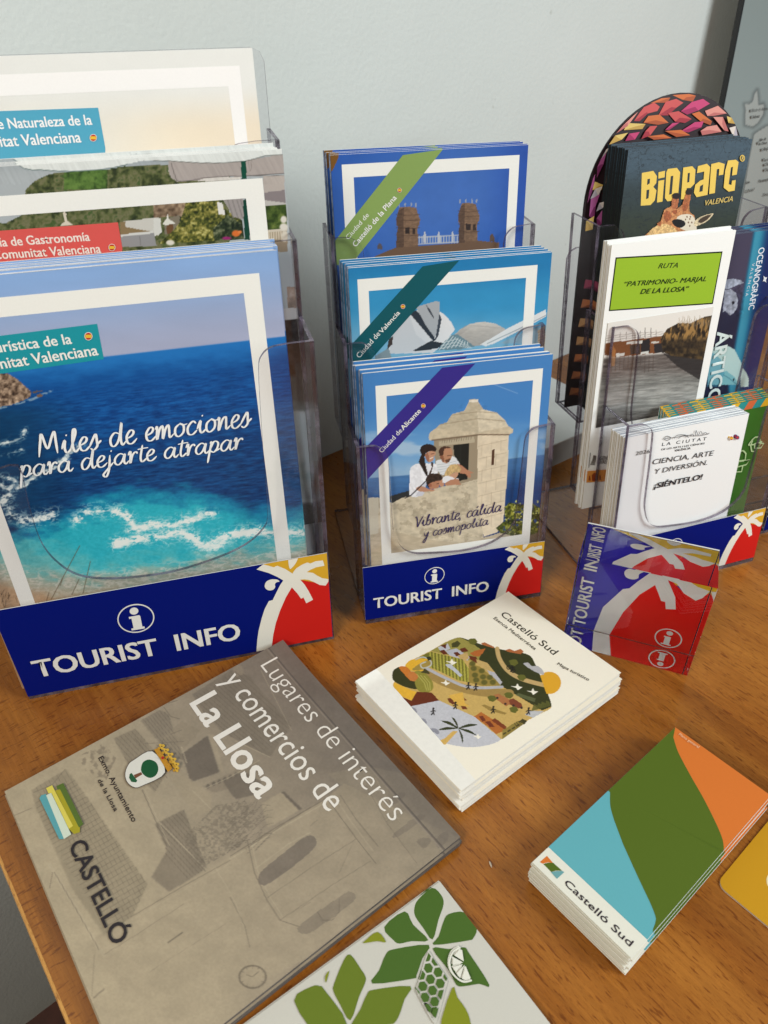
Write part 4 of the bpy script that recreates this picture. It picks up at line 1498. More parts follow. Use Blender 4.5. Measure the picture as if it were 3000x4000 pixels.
def paint_alicante(cv):
    A = ZA
    P = lambda pts, c, a=1.0: cv.poly(A(pts), c, a)
    cv.fill((70, 134, 200))
    cv.fill((112, 166, 216), sstep(1600, 1780, cv.Y))
    cl = sstep(.5, .72, cv.noise(120, 50, 4, 4)) * sstep(1640, 1740, cv.Y)
    cv.fill((178, 202, 224), cl * .8)
    cv.fill((150, 184, 216), sstep(1760, 1850, cv.Y) * .8)
    cv.line(A([(1090, 300), (1240, 357)]), 2, (170, 200, 232), .7)
    # sea
    hor = np.interp(cv.X, [1400, 1600, 1930, 2130], [1868, 1852, 1796, 1772])
    cv.fill((70, 118, 172), sstep(0, 6, cv.Y - hor))
    cv.fill((24, 66, 124), sstep(10, 150, cv.Y - hor))
    cv.mottle(.08, 30, 4, 6, sstep(0, 6, cv.Y - hor))
    P([(480, 965), (560, 940), (620, 925), (640, 975), (500, 1005)], (44, 48, 52))
    # parapet and ground
    wall_p = [(330, 980), (420, 970), (500, 1003), (560, 972), (640, 950), (800, 905), (920, 868), (1010, 855), (1040, 1240), (1100, 1260), (1000, 1400), (300, 1420)]
    P(wall_p, (208, 196, 172))
    wm = cv.inside(A(wall_p))
    cv.foliage(wm & (cv.noise(28, 22, 9, 4) > .58), [(176, 164, 142), (196, 184, 160)], 7, 3)
    cv.mottle(.10, 16, 12, 2, wm)
    P([(420, 1150), (520, 1170), (700, 1215), (900, 1240), (1100, 1190), (1180, 1160), (1260, 1190), (1260, 1400), (340, 1420), (340, 1300)], (196, 182, 158))
    cv.mottle(.10, 30, 8, 7, (cv.Y > 2080) * 1.0)
    P([(330, 975), (420, 968), (420, 1180), (330, 1200)], (204, 198, 180))
    # tower
    P([(745, 620), (1005, 596), (1005, 860), (900, 890), (760, 870)], (158, 144, 122))
    P([(860, 662), (955, 648), (945, 862), (880, 876)], (30, 34, 34))
    cv.line(A([(905, 660), (900, 860)]), 2, (54, 58, 56))
    P([(775, 640), (985, 612), (985, 645), (775, 668)], (186, 174, 150))
    for k in range(13):
        x = 795 + k * 14
        cv.line(A([(x, 650 - (x - 795) * .13), (x + 2, 634 - (x - 795) * .13)]), 2, (108, 98, 84), .8)
    P([(1003, 596), (1188, 596), (1180, 800), (1165, 1000), (1155, 1110), (1120, 1175), (1040, 1200), (1003, 1000)], (226, 211, 186))
    tw = cv.inside(A([(1003, 596), (1188, 596), (1155, 1110), (1040, 1200), (1003, 1000)]))
    cv.mottle(.07, 18, 12, 5, tw)
    for k, y in enumerate((650, 725, 800, 870, 945, 1010, 1080)):
        cv.line(A([(1008, y + 18), (1178 - k * 4, y - 20)]), 2.0, (168, 150, 124), .55)
        for j in range(3):
            x = 1030 + j * 56 + (k % 2) * 26
            if x < 1170 - k * 3:
                cv.line(A([(x, y + 12 - (x - 1008) * .22), (x - 3, y + 78 - (x - 1008) * .22)]), 2.0, (168, 150, 124), .5)
    P([(1088, 690), (1104, 685), (1104, 730), (1100, 776), (1085, 778), (1088, 735)], (86, 58, 44))
    P([(715, 612), (722, 588), (760, 560), (1010, 522), (1190, 552), (1214, 568), (1212, 588), (1190, 598), (1003, 598), (740, 634), (717, 632)], (206, 192, 166))
    cv.line(A([(735, 632), (1003, 600), (1190, 600)]), 5, (112, 94, 76), .9)
    P([(760, 562), (780, 540), (822, 528), (852, 480), (925, 458), (950, 410), (955, 392), (1005, 390), (1010, 410), (1040, 452), (1118, 470), (1165, 515), (1186, 552), (1010, 585)], (194, 182, 158))
    P([(1010, 585), (1000, 460), (1040, 452), (1118, 470), (1165, 515), (1186, 552)], (218, 206, 182))
    P([(952, 395), (1006, 391), (1006, 408), (952, 410)], (226, 218, 202))
    for q in ([(785, 540), (1008, 505), (1165, 520)], [(850, 485), (1002, 465), (1120, 472)]):
        cv.line(A(q), 3, (148, 134, 112), .7)
    cv.mottle(.10, 12, 9, 8, cv.inside(A([(715, 635), (850, 470), (950, 390), (1010, 390), (1214, 570), (1190, 600)])))
    # the family leaning on the parapet
    KF = zoomed(1550, 1700, .42017)
    F = lambda pts, c, a=1.0: cv.poly(KF(smooth(pts, 3, True)), c, a)
    F([(120, 560), (118, 440), (122, 330), (140, 290), (200, 262), (290, 262), (370, 270), (385, 340), (350, 400), (270, 440), (250, 520), (200, 570)], (236, 237, 243))
    shirt = cv.inside(KF([(110, 580), (110, 280), (390, 250), (390, 420), (250, 580)])) & (cv.rgb.min(-1) > 225)
    cv.mottle(.09, 12, 7, 3, shirt * 1.0, 60)
    F([(240, 560), (180, 560), (230, 480), (270, 440), (265, 500)], (206, 208, 220))
    F([(226, 180), (216, 140), (232, 100), (285, 80), (340, 95), (368, 125), (350, 160), (300, 150), (260, 180), (262, 250), (290, 370), (270, 375), (232, 300), (205, 250), (215, 210)], (44, 34, 33))
    F([(318, 250), (340, 262), (322, 340), (306, 370), (300, 350), (322, 300)], (70, 50, 44))
    F([(262, 180), (300, 152), (350, 150), (362, 170), (348, 190), (345, 215), (330, 240), (295, 250), (272, 225)], (196, 148, 120))
    F([(262, 180), (285, 165), (300, 200), (296, 245), (275, 230)], (158, 108, 86))
    cv.line(KF([(318, 176), (345, 170)]), 2.2, (70, 46, 40))
    cv.line(KF([(308, 218), (334, 206)]), 3.0, (248, 240, 236))
    F([(362, 250), (400, 225), (520, 195), (560, 230), (600, 300), (560, 330), (480, 350), (420, 370), (385, 330)], (226, 229, 232))
    for k in range(5):
        cv.line(KF([(380, 275 + 24 * k), (470, 262 + 22 * k), (560, 236 + 22 * k)]), 1.8, (168, 176, 186), .7)
    F([(398, 190), (392, 140), (420, 108), (470, 105), (512, 130), (516, 180), (500, 225), (470, 258), (430, 250), (408, 220)], (188, 138, 108))
    F([(398, 190), (392, 140), (420, 108), (470, 104), (500, 118), (450, 122), (436, 150), (430, 185), (412, 195)], (74, 50, 42))
    F([(400, 195), (428, 190), (440, 230), (430, 255), (410, 225)], (140, 92, 70))
    cv.line(KF([(470, 190), (508, 186)]), 2.6, (70, 46, 38))
    F([(450, 232), (495, 218), (488, 246), (462, 256)], (106, 74, 60))
    F([(560, 270), (600, 280), (650, 320), (712, 348), (706, 354), (682, 356), (690, 382), (668, 396), (640, 360), (580, 348)], (186, 132, 104))
    F([(268, 420), (290, 370), (340, 355), (400, 362), (425, 395), (400, 430), (340, 440), (312, 480), (290, 480)], (56, 42, 38))
    cv.mottle(.5, 5, 5, 4, cv.inside(KF([(262, 350), (430, 350), (430, 490), (262, 490)])) * (cv.rgb.max(-1) < 70))
    F([(305, 450), (340, 435), (400, 420), (395, 470), (370, 492), (320, 500), (300, 485)], (184, 130, 102))
    F([(296, 455), (318, 447), (322, 475), (302, 482)], (160, 100, 78))
    cv.line(KF([(372, 452), (394, 446)]), 2.4, (64, 40, 34))
    F([(395, 430), (430, 415), (440, 460), (405, 480)], (196, 146, 118))
    F([(445, 370), (460, 320), (500, 275), (560, 272), (595, 310), (580, 345), (520, 350), (490, 380)], (206, 176, 124))
    cv.mottle(.22, 4, 9, 7, cv.inside(KF([(440, 265), (600, 265), (600, 385), (440, 385)])) * ((cv.rgb[..., 0] > 200) & (cv.rgb[..., 2] < 130)))
    F([(490, 375), (545, 345), (572, 350), (555, 390), (520, 400)], (202, 156, 128))
    F([(425, 400), (470, 375), (540, 400), (572, 400), (560, 420), (470, 440), (430, 440)], (236, 236, 240))
    F([(440, 455), (500, 415), (570, 405), (582, 440), (600, 460), (520, 462), (480, 470)], (186, 134, 106))
    F([(180, 490), (230, 472), (300, 500), (350, 505), (340, 518), (250, 525), (190, 515)], (190, 140, 112))
    cv.line(KF([(75, 585), (130, 560), (265, 430)]), 4, (40, 38, 46))
    # flowering shrub
    sh_m = cv.inside(A([(1110, 1150), (1160, 1110), (1160, 1030), (1190, 1000), (1260, 1010), (1320, 1000), (1385, 1040), (1385, 1180), (1250, 1205), (1140, 1180)]))
    cv.foliage(sh_m & (cv.noise(10, 10, 3, 3) > .30), [(34, 42, 24), (62, 72, 30), (104, 112, 40), (170, 168, 70)], 6, 8)
    P([(1280, 1205), (1400, 1160), (1400, 1240), (1280, 1260)], (110, 96, 82))
    rs = random.Random(3)
    for k in range(60):
        x, y = rs.uniform(1165, 1385), rs.uniform(985, 1120)
        cv.blob(*A([(x, y)])[0], 2.8, 2.8, (206, 206, 120), .9)


def lay(text1, text2, l1, l2, flag, colour=WHITE, dark=None):
    def f(pr):
        for tx, (a, b2, c), bold in (text1, text2):
            if tx:
                pr.text(tx, a, b2, c, colour, .02 if bold else .0)
        pr.flag(*flag, 9)
    return f


t1 = ZC([(242, 735), (365, 590), (222, 718)])
t2 = ZC([(285, 778), (528, 488), (262, 758)])
sh = stand(HM, .0885, .1302, 6.8, .84)
guide(sh, (1290, 611), (2064, 561), (138, 166, 92), ZC([(563, 235), (800, 200), (250, 890), (60, 870)]), *ZC([(203, 297), (1251, 228), (274, 374), (1191, 305)]),
      paint_castello, .10, (.015, .024),
      lay(('Ciudad de', t1, False), ('Castelló de la Plana', t2, True), None, None, ZC([(543, 441)])[0]),
      'blue city guide with two brown towers and a light green band',
      'two tower guide stacked behind the front one, top tier of the middle holder', 3, 'guides with the two towers')
t1 = ZC([(308, 1432), (432, 1290), (285, 1412)])
t2 = ZC([(438, 1288), (548, 1165), (418, 1272)])
sh = stand(HM, .0475, .0668, 6.8, .85)
guide(sh, ZC([(240, 897)])[0], ZC([(1442, 812)])[0], (10, 88, 98), ZC([(680, 890), (895, 855), (330, 1490), (180, 1440)]), *ZC([(295, 964), (1357, 885), (362, 1034), (1289, 959)]),
      paint_valencia, .11, (.015, .024),
      lay(('Ciudad de', t1, False), ('Valencia', t2, True), None, None, ZC([(563, 1126)])[0]),
      'blue city guide with white curved buildings and a dark teal band',
      'guide with the teal band stacked behind the front one, middle tier of the middle holder', 4, 'guides with the white buildings')
t1 = ZA([(440, 708), (562, 577), (420, 690)])
t2 = ZA([(566, 574), (672, 462), (546, 555)])
sh = stand(HM, .0062, .0050, 6.8, .86)


def alicante_text(pr):
    lay(('Ciudad de', t1, False), ('Alicante', t2, True), None, None, ZA([(683, 429)])[0])(pr)
    p0, p1, p2 = ZA([(628, 1146), (1142, 1048), (690, 1098)])
    pr.script('Vibrante, cálida', p0, p1, p2, .13, (52, 40, 96))
    p0, p1, p2 = ZA([(683, 1205), (1064, 1128), (780, 1155)])
    pr.script('y cosmopolita', p0, p1, p2, .13, (52, 40, 96))


guide(sh, (1416, 1469), (2161, 1375), (54, 44, 140), ZA([(795, 205), (990, 180), (340, 880), (330, 690)]), *ZA([(402, 323), (1390, 198), (467, 384), (1331, 268)]),
      paint_alicante, .012, (sh.loc(ZA([(1300, 1250)])[0])[1] - .004, sh.loc(ZA([(1256, 1188)])[0])[1]), alicante_text,
      'front guide of the middle holder, a family by a stone watchtower and a violet band',
      'watchtower guide stacked behind the front one, lowest tier of the middle holder', 5, 'guides with the watchtower')

BLACK = simple('black_back', (.015, .017, .02), .5)

# ------------------------------------------------------------------ leaflets in the right holder
ZB, ZK, ZR, ZQ, ZV = zoomed(2100, 0, .54249), zoomed(2100, 800, .54249), zoomed(2300, 850, .42194), zoomed(2100, 1500, .54249), zoomed(2600, 1500, .36166)
ZO = zoomed(2600, 650, .38425)

# arched leaflet with a woven mosaic
sh = stand(HR, .1125, .1302, 5.5, .9)
tl, tp, tr = sh.loc(ZB([(330, 1420)])[0]), sh.loc(ZB([(1040, 667)])[0]), sh.loc(ZB([(1440, 990)])[0])
s0, s1 = sh.loc((2272, 900))[0], .1505
Wd, hT = s1 - s0, tp[1]
rad = Wd / 2
arch = [(s0, 0), (s1, 0)] + [(s0 + rad + rad * math.cos(a), hT - rad + rad * math.sin(a)) for a in [math.pi * k / 30 for k in range(31)]]
pr = Print(sh)
pr.local(arch, (44, 30, 34))
tiles = [('o', [(985, 680), (1090, 668), (1130, 690), (1110, 725), (1050, 715)]), ('o', [(815, 715), (890, 690), (945, 705), (925, 735), (850, 735)]),
         ('r', [(765, 770), (830, 750), (865, 775), (850, 800), (790, 815), (740, 860), (705, 860), (740, 810)]), ('r', [(925, 740), (990, 722), (1035, 745), (990, 775), (940, 820), (880, 820)]),
         ('p', [(1110, 740), (1180, 722), (1222, 750), (1150, 790), (1080, 815), (1042, 795)]), ('s', [(1210, 800), (1290, 770), (1345, 815), (1260, 830), (1225, 830)]),
         ('o', [(800, 840), (870, 832), (925, 880), (860, 892), (770, 880)]), ('r', [(945, 820), (1010, 808), (1092, 855), (1050, 878), (990, 870)]), ('o', [(1115, 825), (1160, 812), (1240, 870), (1230, 892), (1170, 870)]),
         ('y', [(650, 890), (760, 895), (740, 925), (625, 932)]), ('s', [(600, 880), (670, 820), (705, 815), (640, 900), (560, 930)]), ('p', [(655, 965), (720, 955), (690, 1000), (630, 1008)]),
         ('r', [(800, 915), (845, 912), (800, 970), (745, 990), (770, 945)]), ('p', [(960, 890), (1005, 885), (940, 930), (915, 930)]), ('p', [(1120, 885), (1175, 880), (1160, 915), (1080, 945), (1030, 940)]),
         ('o', [(920, 945), (1020, 938), (1075, 970), (990, 980)]), ('s', [(1210, 915), (1270, 905), (1300, 945), (1180, 965), (1170, 940)]), ('s', [(1260, 850), (1320, 850), (1355, 935), (1330, 930)]),
         ('y', [(540, 965), (628, 960), (590, 1000), (500, 1025)]), ('w', [(1370, 925), (1410, 915), (1425, 990), (1400, 985)]), ('y', [(1350, 840), (1380, 850), (1400, 885), (1360, 880)]),
         ('w', [(460, 1065), (505, 1060), (450, 1130), (420, 1130)]), ('v', [(430, 1140), (475, 1110), (455, 1180), (415, 1260), (408, 1190)]), ('v', [(370, 1290), (395, 1265), (385, 1350), (340, 1440), (335, 1380)]),
         ('y', [(400, 1310), (450, 1330), (440, 1360), (385, 1360)]), ('w', [(400, 1360), (445, 1345), (420, 1400), (370, 1420)]), ('v', [(370, 1440), (425, 1410), (400, 1480), (390, 1560), (360, 1540)]),
         ('w', [(430, 1460), (470, 1450), (450, 1490), (410, 1510)]), ('v', [(410, 1570), (445, 1520), (440, 1600), (415, 1625)]), ('y', [(335, 1590), (385, 1560), (375, 1640), (330, 1650)]),
         ('v', [(300, 1580), (320, 1560), (318, 1650), (290, 1650)]), ('t', [(480, 1260), (500, 1240), (496, 1300), (470, 1310)]), ('o', [(780, 980), (880, 968), (930, 990), (820, 1000)])]
tcol = dict(o=((212, 112, 56), (176, 84, 44)), r=((206, 84, 84), (166, 48, 62)), p=((202, 66, 118), (164, 40, 92)), s=((226, 150, 138), (196, 112, 108)), y=((226, 196, 112), (198, 160, 80)),
            w=((226, 214, 206), (186, 180, 190)), v=((176, 92, 150), (128, 54, 104)), t=((150, 120, 100), (110, 86, 76)))


def inside_arch(P):
    out = []
    for s, t in P:
        s = min(max(s, s0 + .001), s1 - .001)
        if t > hT - rad:
            dx, dz = s - s0 - rad, t - hT + rad
            q = math.hypot(dx, dz)
            if q > rad - .0008:
                dx, dz = dx / q * (rad - .0008), dz / q * (rad - .0008)
            s, t = s0 + rad + dx, hT - rad + dz
        out.append((s, t))
    return out


for c, P in tiles:
    mx_, my_ = sum(p[0] for p in P) / len(P), sum(p[1] for p in P) / len(P)
    L_ = inside_arch([sh.loc(p) for p in ZB([(mx_ + (x - mx_) * 1.16, my_ + (y - my_) * 1.22) for x, y in P])])
    pr.local(L_, tcol[c][0])
    cx_, cy_ = sum(p[0] for p in L_) / len(L_), sum(p[1] for p in L_) / len(L_)
    k = len(L_)
    lowp = sorted(range(k), key=lambda i: L_[i][1])[0]
    pr.local([L_[lowp], L_[(lowp + 1) % k], (cx_, cy_), L_[(lowp - 1) % k]], tcol[c][1])
rs = random.Random(8)
pal = [((186, 92, 72), (130, 56, 50)), ((196, 122, 76), (140, 78, 54)), ((172, 74, 104), (118, 48, 78)), ((206, 160, 110), (150, 108, 76)), ((150, 74, 62), (104, 48, 46))]
t_lo = sh.loc((2235, 1010))[1]
for r_ in range(11):                                    # the weave goes on below, in brick tones
    for c_ in range(7):
        s = s0 + .0012 + c_ * .0205
        t = .006 + r_ * .0156 + (c_ % 2) * .0074
        up_ = 1 if c_ % 2 else -1
        if s + .018 > s1 - .001 or t + .0155 > t_lo:
            continue
        q = [(0, 0 if up_ > 0 else .005), (.006, .0012 if up_ > 0 else .0045), (.0142, .005 if up_ > 0 else 0),
             (.0146, .0105 if up_ > 0 else .0052), (.008, .0078 if up_ > 0 else .009), (.0006, .0056 if up_ > 0 else .0108)]
        q = [(s + 1.3 * a_, t + 1.3 * b_) for a_, b_ in q]
        q = [(a_ + rs.uniform(-.0006, .0006), b_ + rs.uniform(-.0006, .0006)) for a_, b_ in q]
        q = [(max(a_, s0 + .0006), b_) for a_, b_ in q]
        c1, c2 = rs.choice(pal)
        pr.local(q, c1)
        pr.local([q[0], q[1], q[2], ((q[1][0] + q[4][0]) / 2, (q[1][1] + q[4][1]) / 2)], c2)
wov = leaflet('arched_leaflet', sh, pr, Wd, hT, .0012, print_mat=M_GLOSSY, page=M_PAGES_DARK, outline=arch, back_col=BLACK)
tag(wov, 'round topped leaflet printed with a red, orange and violet woven mosaic', 'leaflet')

# dark zoo leaflets
sh = stand(HR, .0885, .1302, 5.5, .95)
a, b2 = sh.loc(ZB([(655, 1066)])[0]), sh.loc(ZB([(1545, 1010)])[0])
s0, Wd, hT = a[0], b2[0] - a[0], .5 * (a[1] + b2[1])
pr = Print(sh, Wd, hT, s0, 0, (44, 54, 58))
cv = Canvas(sh, s0, s0 + Wd, .05, hT, .00045)
cv.fill((62, 82, 96))
cv.fill((44, 58, 62), sstep(640, 760, cv.Y))
cv.fill((48, 56, 46), sstep(760, 880, cv.Y))
n = np.abs(cv.noise(42, 36, 4, 4) - .5)
cv.fill((26, 36, 44), (1 - sstep(.004, .016, n)) * .8)
n = np.abs(cv.noise(26, 30, 9, 3) - .5)
cv.fill((30, 40, 46), (1 - sstep(.004, .02, n)) * .5)
cv.mottle(.08, 10, 6, 2)
Pz = lambda pts, c, a=1.0: cv.poly(ZB(pts), c, a)
head = [(780, 1680), (830, 1640), (880, 1590), (905, 1510), (940, 1490), (965, 1480), (985, 1500), (1000, 1500), (1060, 1450), (1085, 1440), (1090, 1520), (1120, 1545), (1130, 1575), (1120, 1620), (1150, 1700), (780, 1720)]
pr.canvas(cv)
Y = (232, 198, 92)
DK = (40, 50, 56)
for ch, holes in (([(750, 1245), (832, 1230), (858, 1268), (853, 1318), (832, 1345), (855, 1370), (843, 1442), (812, 1476), (742, 1481)], ([(790, 1290), (808, 1286), (806, 1320), (787, 1332)], [(784, 1368), (803, 1364), (797, 1426), (780, 1434)])),
                  ([(868, 1302), (910, 1294), (897, 1451), (857, 1458)], ()), ([(868, 1240), (916, 1229), (912, 1276), (867, 1286)], ()),
                  ([(935, 1216), (1000, 1208), (1024, 1240), (1009, 1402), (985, 1442), (932, 1449), (914, 1425), (924, 1240)], ([(956, 1268), (974, 1264), (963, 1396), (944, 1401)],)),
                  ([(1045, 1206), (1110, 1196), (1133, 1222), (1126, 1322), (1098, 1352), (1070, 1354), (1060, 1432), (1028, 1434)], ([(1078, 1246), (1093, 1243), (1088, 1310), (1073, 1314)],)),
                  ([(1150, 1196), (1215, 1178), (1238, 1202), (1219, 1402), (1140, 1419), (1121, 1386), (1131, 1330), (1165, 1300), (1191, 1291), (1195, 1234), (1143, 1246)], ([(1165, 1340), (1188, 1326), (1183, 1376), (1160, 1381)],)),
                  ([(1245, 1181), (1300, 1167), (1342, 1180), (1331, 1256), (1299, 1262), (1303, 1215), (1285, 1218), (1271, 1389), (1230, 1396)], ()),
                  ([(1365, 1155), (1422, 1149), (1441, 1166), (1428, 1256), (1394, 1263), (1401, 1200), (1386, 1205), (1370, 1326), (1390, 1331), (1394, 1300), (1421, 1295), (1413, 1371), (1370, 1379), (1334, 1350), (1345, 1230)], ())):
    pr.poly(ZB(ch), Y)
    for h_ in holes:
        pr.poly(ZB(h_), DK)
# giraffe over the letters
cv = Canvas(sh, sh.loc(ZB([(770, 1600)])[0])[0], sh.loc(ZB([(1270, 1500)])[0])[0], sh.loc(ZB([(1000, 1690)])[0])[1], sh.loc(ZB([(1080, 1350)])[0])[1], .00036)
gm_ = np.zeros(cv.X.shape, bool)
for pts, c in ((head, (196, 132, 84)), ([(955, 1490), (975, 1395), (1012, 1400), (1000, 1500)], (176, 104, 66)), ([(964, 1400), (985, 1386), (1010, 1388), (1022, 1400), (1012, 1430), (968, 1428)], (36, 26, 26)),
               ([(1030, 1500), (1062, 1390), (1098, 1380), (1088, 1470), (1060, 1500)], (178, 106, 64)), ([(1060, 1375), (1072, 1362), (1100, 1360), (1112, 1368), (1102, 1398), (1064, 1400)], (36, 26, 26)),
               ([(1000, 1560), (1060, 1540), (1110, 1550), (1130, 1590), (1140, 1650), (1060, 1660), (1000, 1620)], (228, 216, 194)), ([(960, 1590), (1000, 1575), (1050, 1590), (1056, 1620), (1020, 1640), (980, 1625)], (20, 18, 20)),
               ([(1120, 1600), (1160, 1560), (1255, 1532), (1256, 1550), (1220, 1590), (1180, 1612), (1130, 1630)], (204, 186, 152)), ([(1150, 1590), (1190, 1558), (1245, 1542), (1215, 1580), (1170, 1605)], (70, 56, 42)),
               ([(800, 1660), (860, 1620), (920, 1610), (980, 1640), (1000, 1700), (800, 1720)], (222, 182, 124)), ([(900, 1540), (935, 1515), (960, 1560), (920, 1600)], (164, 92, 56)),
               ([(960, 1520), (1000, 1510), (990, 1545)], (158, 86, 52)), ([(1040, 1470), (1075, 1462), (1070, 1510), (1040, 1520)], (160, 90, 54)), ([(850, 1610), (885, 1590), (880, 1630)], (168, 100, 60))):
    gm_ |= cv.inside(ZB(smooth(pts, 2, True)))
    cv.poly(ZB(smooth(pts, 2, True)), c)
fur = (cv.rgb[..., 0] > 130) & (cv.rgb[..., 0] > cv.rgb[..., 2] * 1.2) & (cv.rgb[..., 1] < 190) & (cv.Y > 735)
cv.mottle(.22, 5, 8, 3, fur * 1.0)
cv.mottle(.25, 3, 3, 8, fur * 1.0)
for x, y in ((1070, 1560), (1090, 1575), (1080, 1600), (1105, 1600), (1095, 1560), (1060, 1580), (1090, 1625)):
    cv.poly(ZB(ellipse(x, y, 5, 7)), (120, 84, 60))
pr.canvas(cv, gm_)
p0, p1, p2 = ZB([(1196, 1479), (1398, 1447), (1192, 1443)])
pr.text('VALENCIA', p0, p1, p2, (214, 186, 104), .02, .15)
pr.poly(ZB(ellipse(1467, 1138, 18, 24)), Y)
pr.poly(ZB(ellipse(1467, 1138, 13, 18)), (52, 68, 78))
p0, p1, p2 = ZB([(1459, 1151), (1475, 1149), (1459, 1126)])
pr.text('R', p0, p1, p2, Y, .03)
bio = leaflet('zoo_leaflet', sh, pr, Wd, hT, .00125, s0, page=M_PAGES_DARK, top=M_PAGES_TAN, print_mat=M_SATIN, back_col=BLACK, inset=.0006)
tag(bio, 'dark zoo leaflet with yellow letters and a giraffe, front of its row', 'leaflet')
pile(bio, 14, .00150, 'dark zoo leaflets', 'dark zoo leaflet behind the giraffe cover, seen by its black folded edge and khaki top', .0004, .0005, .08, (-.0002, .00015))

# blue aquarium leaflets
sh = stand(HR, .0585, .0668, 5.8, .95)
a, b2 = sh.loc((2548, 905)), sh.loc((2990, 900))
s0, s1, hT = .0375, sh.loc((2992, 1300))[0], b2[1]
Wd = s1 - s0
pr = Print(sh, Wd, hT, s0, 0, (18, 28, 66))
cv = Canvas(sh, s0, s1, .03, hT, .0006)
cv.fill((66, 62, 84))
cv.fill((34, 38, 62), sstep(1100, 1250, cv.Y))
xm = np.interp(cv.Y, [880, 1500], [2955, 2852])
cv.fill((24, 104, 136), sstep(-14, 0, cv.X - xm))
cv.fill((56, 140, 168), sstep(-6, 4, cv.X - xm) * (1 - sstep(8, 50, cv.X - xm)))
cv.fill((16, 36, 92), sstep(20, 66, cv.X - xm))
cv.fill((8, 16, 48), sstep(60, 190, cv.X - xm) * .7)
Po = lambda pts, c, a=1.0: cv.poly(ZO(pts), c, a)
Po([(610, 1150), (680, 1140), (760, 1155), (790, 1185), (720, 1210), (650, 1240), (600, 1250)], (150, 158, 176))
Po([(600, 1260), (660, 1245), (715, 1290), (735, 1360), (725, 1440), (690, 1490), (655, 1515), (610, 1470), (580, 1480)], (146, 152, 168))
cv.mottle(.32, 8, 8, 6, cv.inside(ZO([(580, 1140), (790, 1140), (790, 1520), (580, 1520)])))
Po([(672, 1375), (700, 1370), (700, 1400), (678, 1405)], (20, 22, 34))
Po([(430, 1850), (540, 1830), (640, 1830), (700, 1860), (770, 2000), (770, 2100), (740, 2220), (430, 2220)], (176, 206, 204))
Po([(760, 2080), (785, 2050), (820, 2100), (845, 2160), (840, 2240), (760, 2240)], (196, 218, 210))
Po([(540, 2100), (620, 2080), (700, 2140), (740, 2220), (540, 2220)], (120, 178, 186))
cv.fill((60, 140, 168), cv.inside(ZO([(430, 1850), (560, 1960), (600, 2100), (540, 2240), (420, 2240)])) * .55)
Po([(682, 2160), (698, 2155), (698, 2178), (684, 2180)], (14, 24, 40))
cv.line(ZO([(590, 2120), (640, 2150), (720, 2215)]), 2.5, (40, 96, 120), .8)
pr.canvas(cv)
p0, p1, p2 = ZO([(946, 830), (838, 1462), (1004, 834)])
pr.text('OCEANOGRÀFIC', p0, p1, p2, (226, 230, 238), .012)
p0, p1, p2 = ZO([(878, 985), (808, 1320), (902, 990)])
pr.text('V A L È N C I A', p0, p1, p2, (216, 222, 232), .0)
c0 = ZO([(1004, 1145)])[0]
for k in range(8):
    a_ = 2 * math.pi * k / 8 + .2
    r_ = 17 if k % 2 else 10
    pr.poly([c0, (c0[0] + 4 * math.cos(a_ - 1.2), c0[1] + 4 * math.sin(a_ - 1.2)), (c0[0] + r_ * .6 * math.cos(a_), c0[1] + r_ * math.sin(a_)), (c0[0] + 4 * math.cos(a_ + 1.2), c0[1] + 4 * math.sin(a_ + 1.2))], (230, 234, 240))
p0, p1, p2 = ZO([(525, 1640), (425, 2260), (640, 1640)])
pr.text_right('ÁRTICO', ZO([(525, 1640)])[0], ZO([(415, 2420)])[0], ZO([(645, 1650)])[0], (216, 232, 230), 1.02, .03)
oce = leaflet('aquarium_leaflet', sh, pr, Wd, hT, .0016, s0, page=M_PAGES_COOL, print_mat=M_GLOSSY, back_col=simple('navy_back', (.02, .03, .07), .4))
tag(oce, 'deep blue aquarium leaflet with a seal and a white whale, partly behind the marsh route', 'leaflet')
pile(oce, 7, .0019, 'blue aquarium leaflets', 'aquarium leaflet behind the one with the seal, only its bluish grey top edge showing', .0008, .0008, .1, (-.0004, .00025))

# marsh route leaflets
sh = stand(HR, .0470, .0668, 5.8, .92)
a, b2 = sh.loc(ZR([(218, 212)])[0]), sh.loc(ZR([(1356, 156)])[0])
s0, Wd, hT = a[0], b2[0] - a[0], .5 * (a[1] + b2[1])
pr = Print(sh, Wd, hT, s0, 0, (242, 243, 240))
pr.poly(ZR([(247, 368), (1238, 312), (1148, 800), (184, 866)]), (22, 30, 16))
pr.poly(ZR([(257, 380), (1226, 326), (1139, 788), (196, 854)]), (150, 186, 44))
GR = (26, 46, 16)
for tx, q in (('RUTA', [(638, 470), (820, 462), (642, 424)]), ('“PATRIMONIO- MARJAL', [(322, 637), (1082, 586), (330, 592)]), ('DE LA LLOSA”', [(472, 705), (916, 678), (478, 660)])):
    p0, p1, p2 = ZR(q)
    pr.text(tx, p0, p1, p2, GR, .014, .25)
pic = ZK([(508, 816), (1257, 764), (1150, 1372), (1100, 1700), (395, 1610)])
A_, B_ = sh.loc(ZK([(508, 816)])[0]), sh.loc(ZK([(1257, 764)])[0])
zb_ = sh.loc(ZQ([(395, 318)])[0])[1]
cv = Canvas(sh, A_[0], B_[0], zb_, .5 * (A_[1] + B_[1]), .0006)
cv.fill((228, 224, 217))
wl = np.interp(cv.X, [2330, 2600, 2760], [1400, 1378, 1390])
cv.fill((104, 96, 92), sstep(-6, 8, cv.Y - wl))
cv.fill((128, 128, 124), sstep(40, 110, cv.Y - wl))
cv.fill((150, 150, 146), sstep(100, 150, cv.Y - wl) * sstep(230, 160, cv.Y - wl))
cv.fill((58, 52, 50), sstep(190, 290, cv.Y - wl))
rp_ = cv.noise(46, 5, 5, 4, -4) - .5
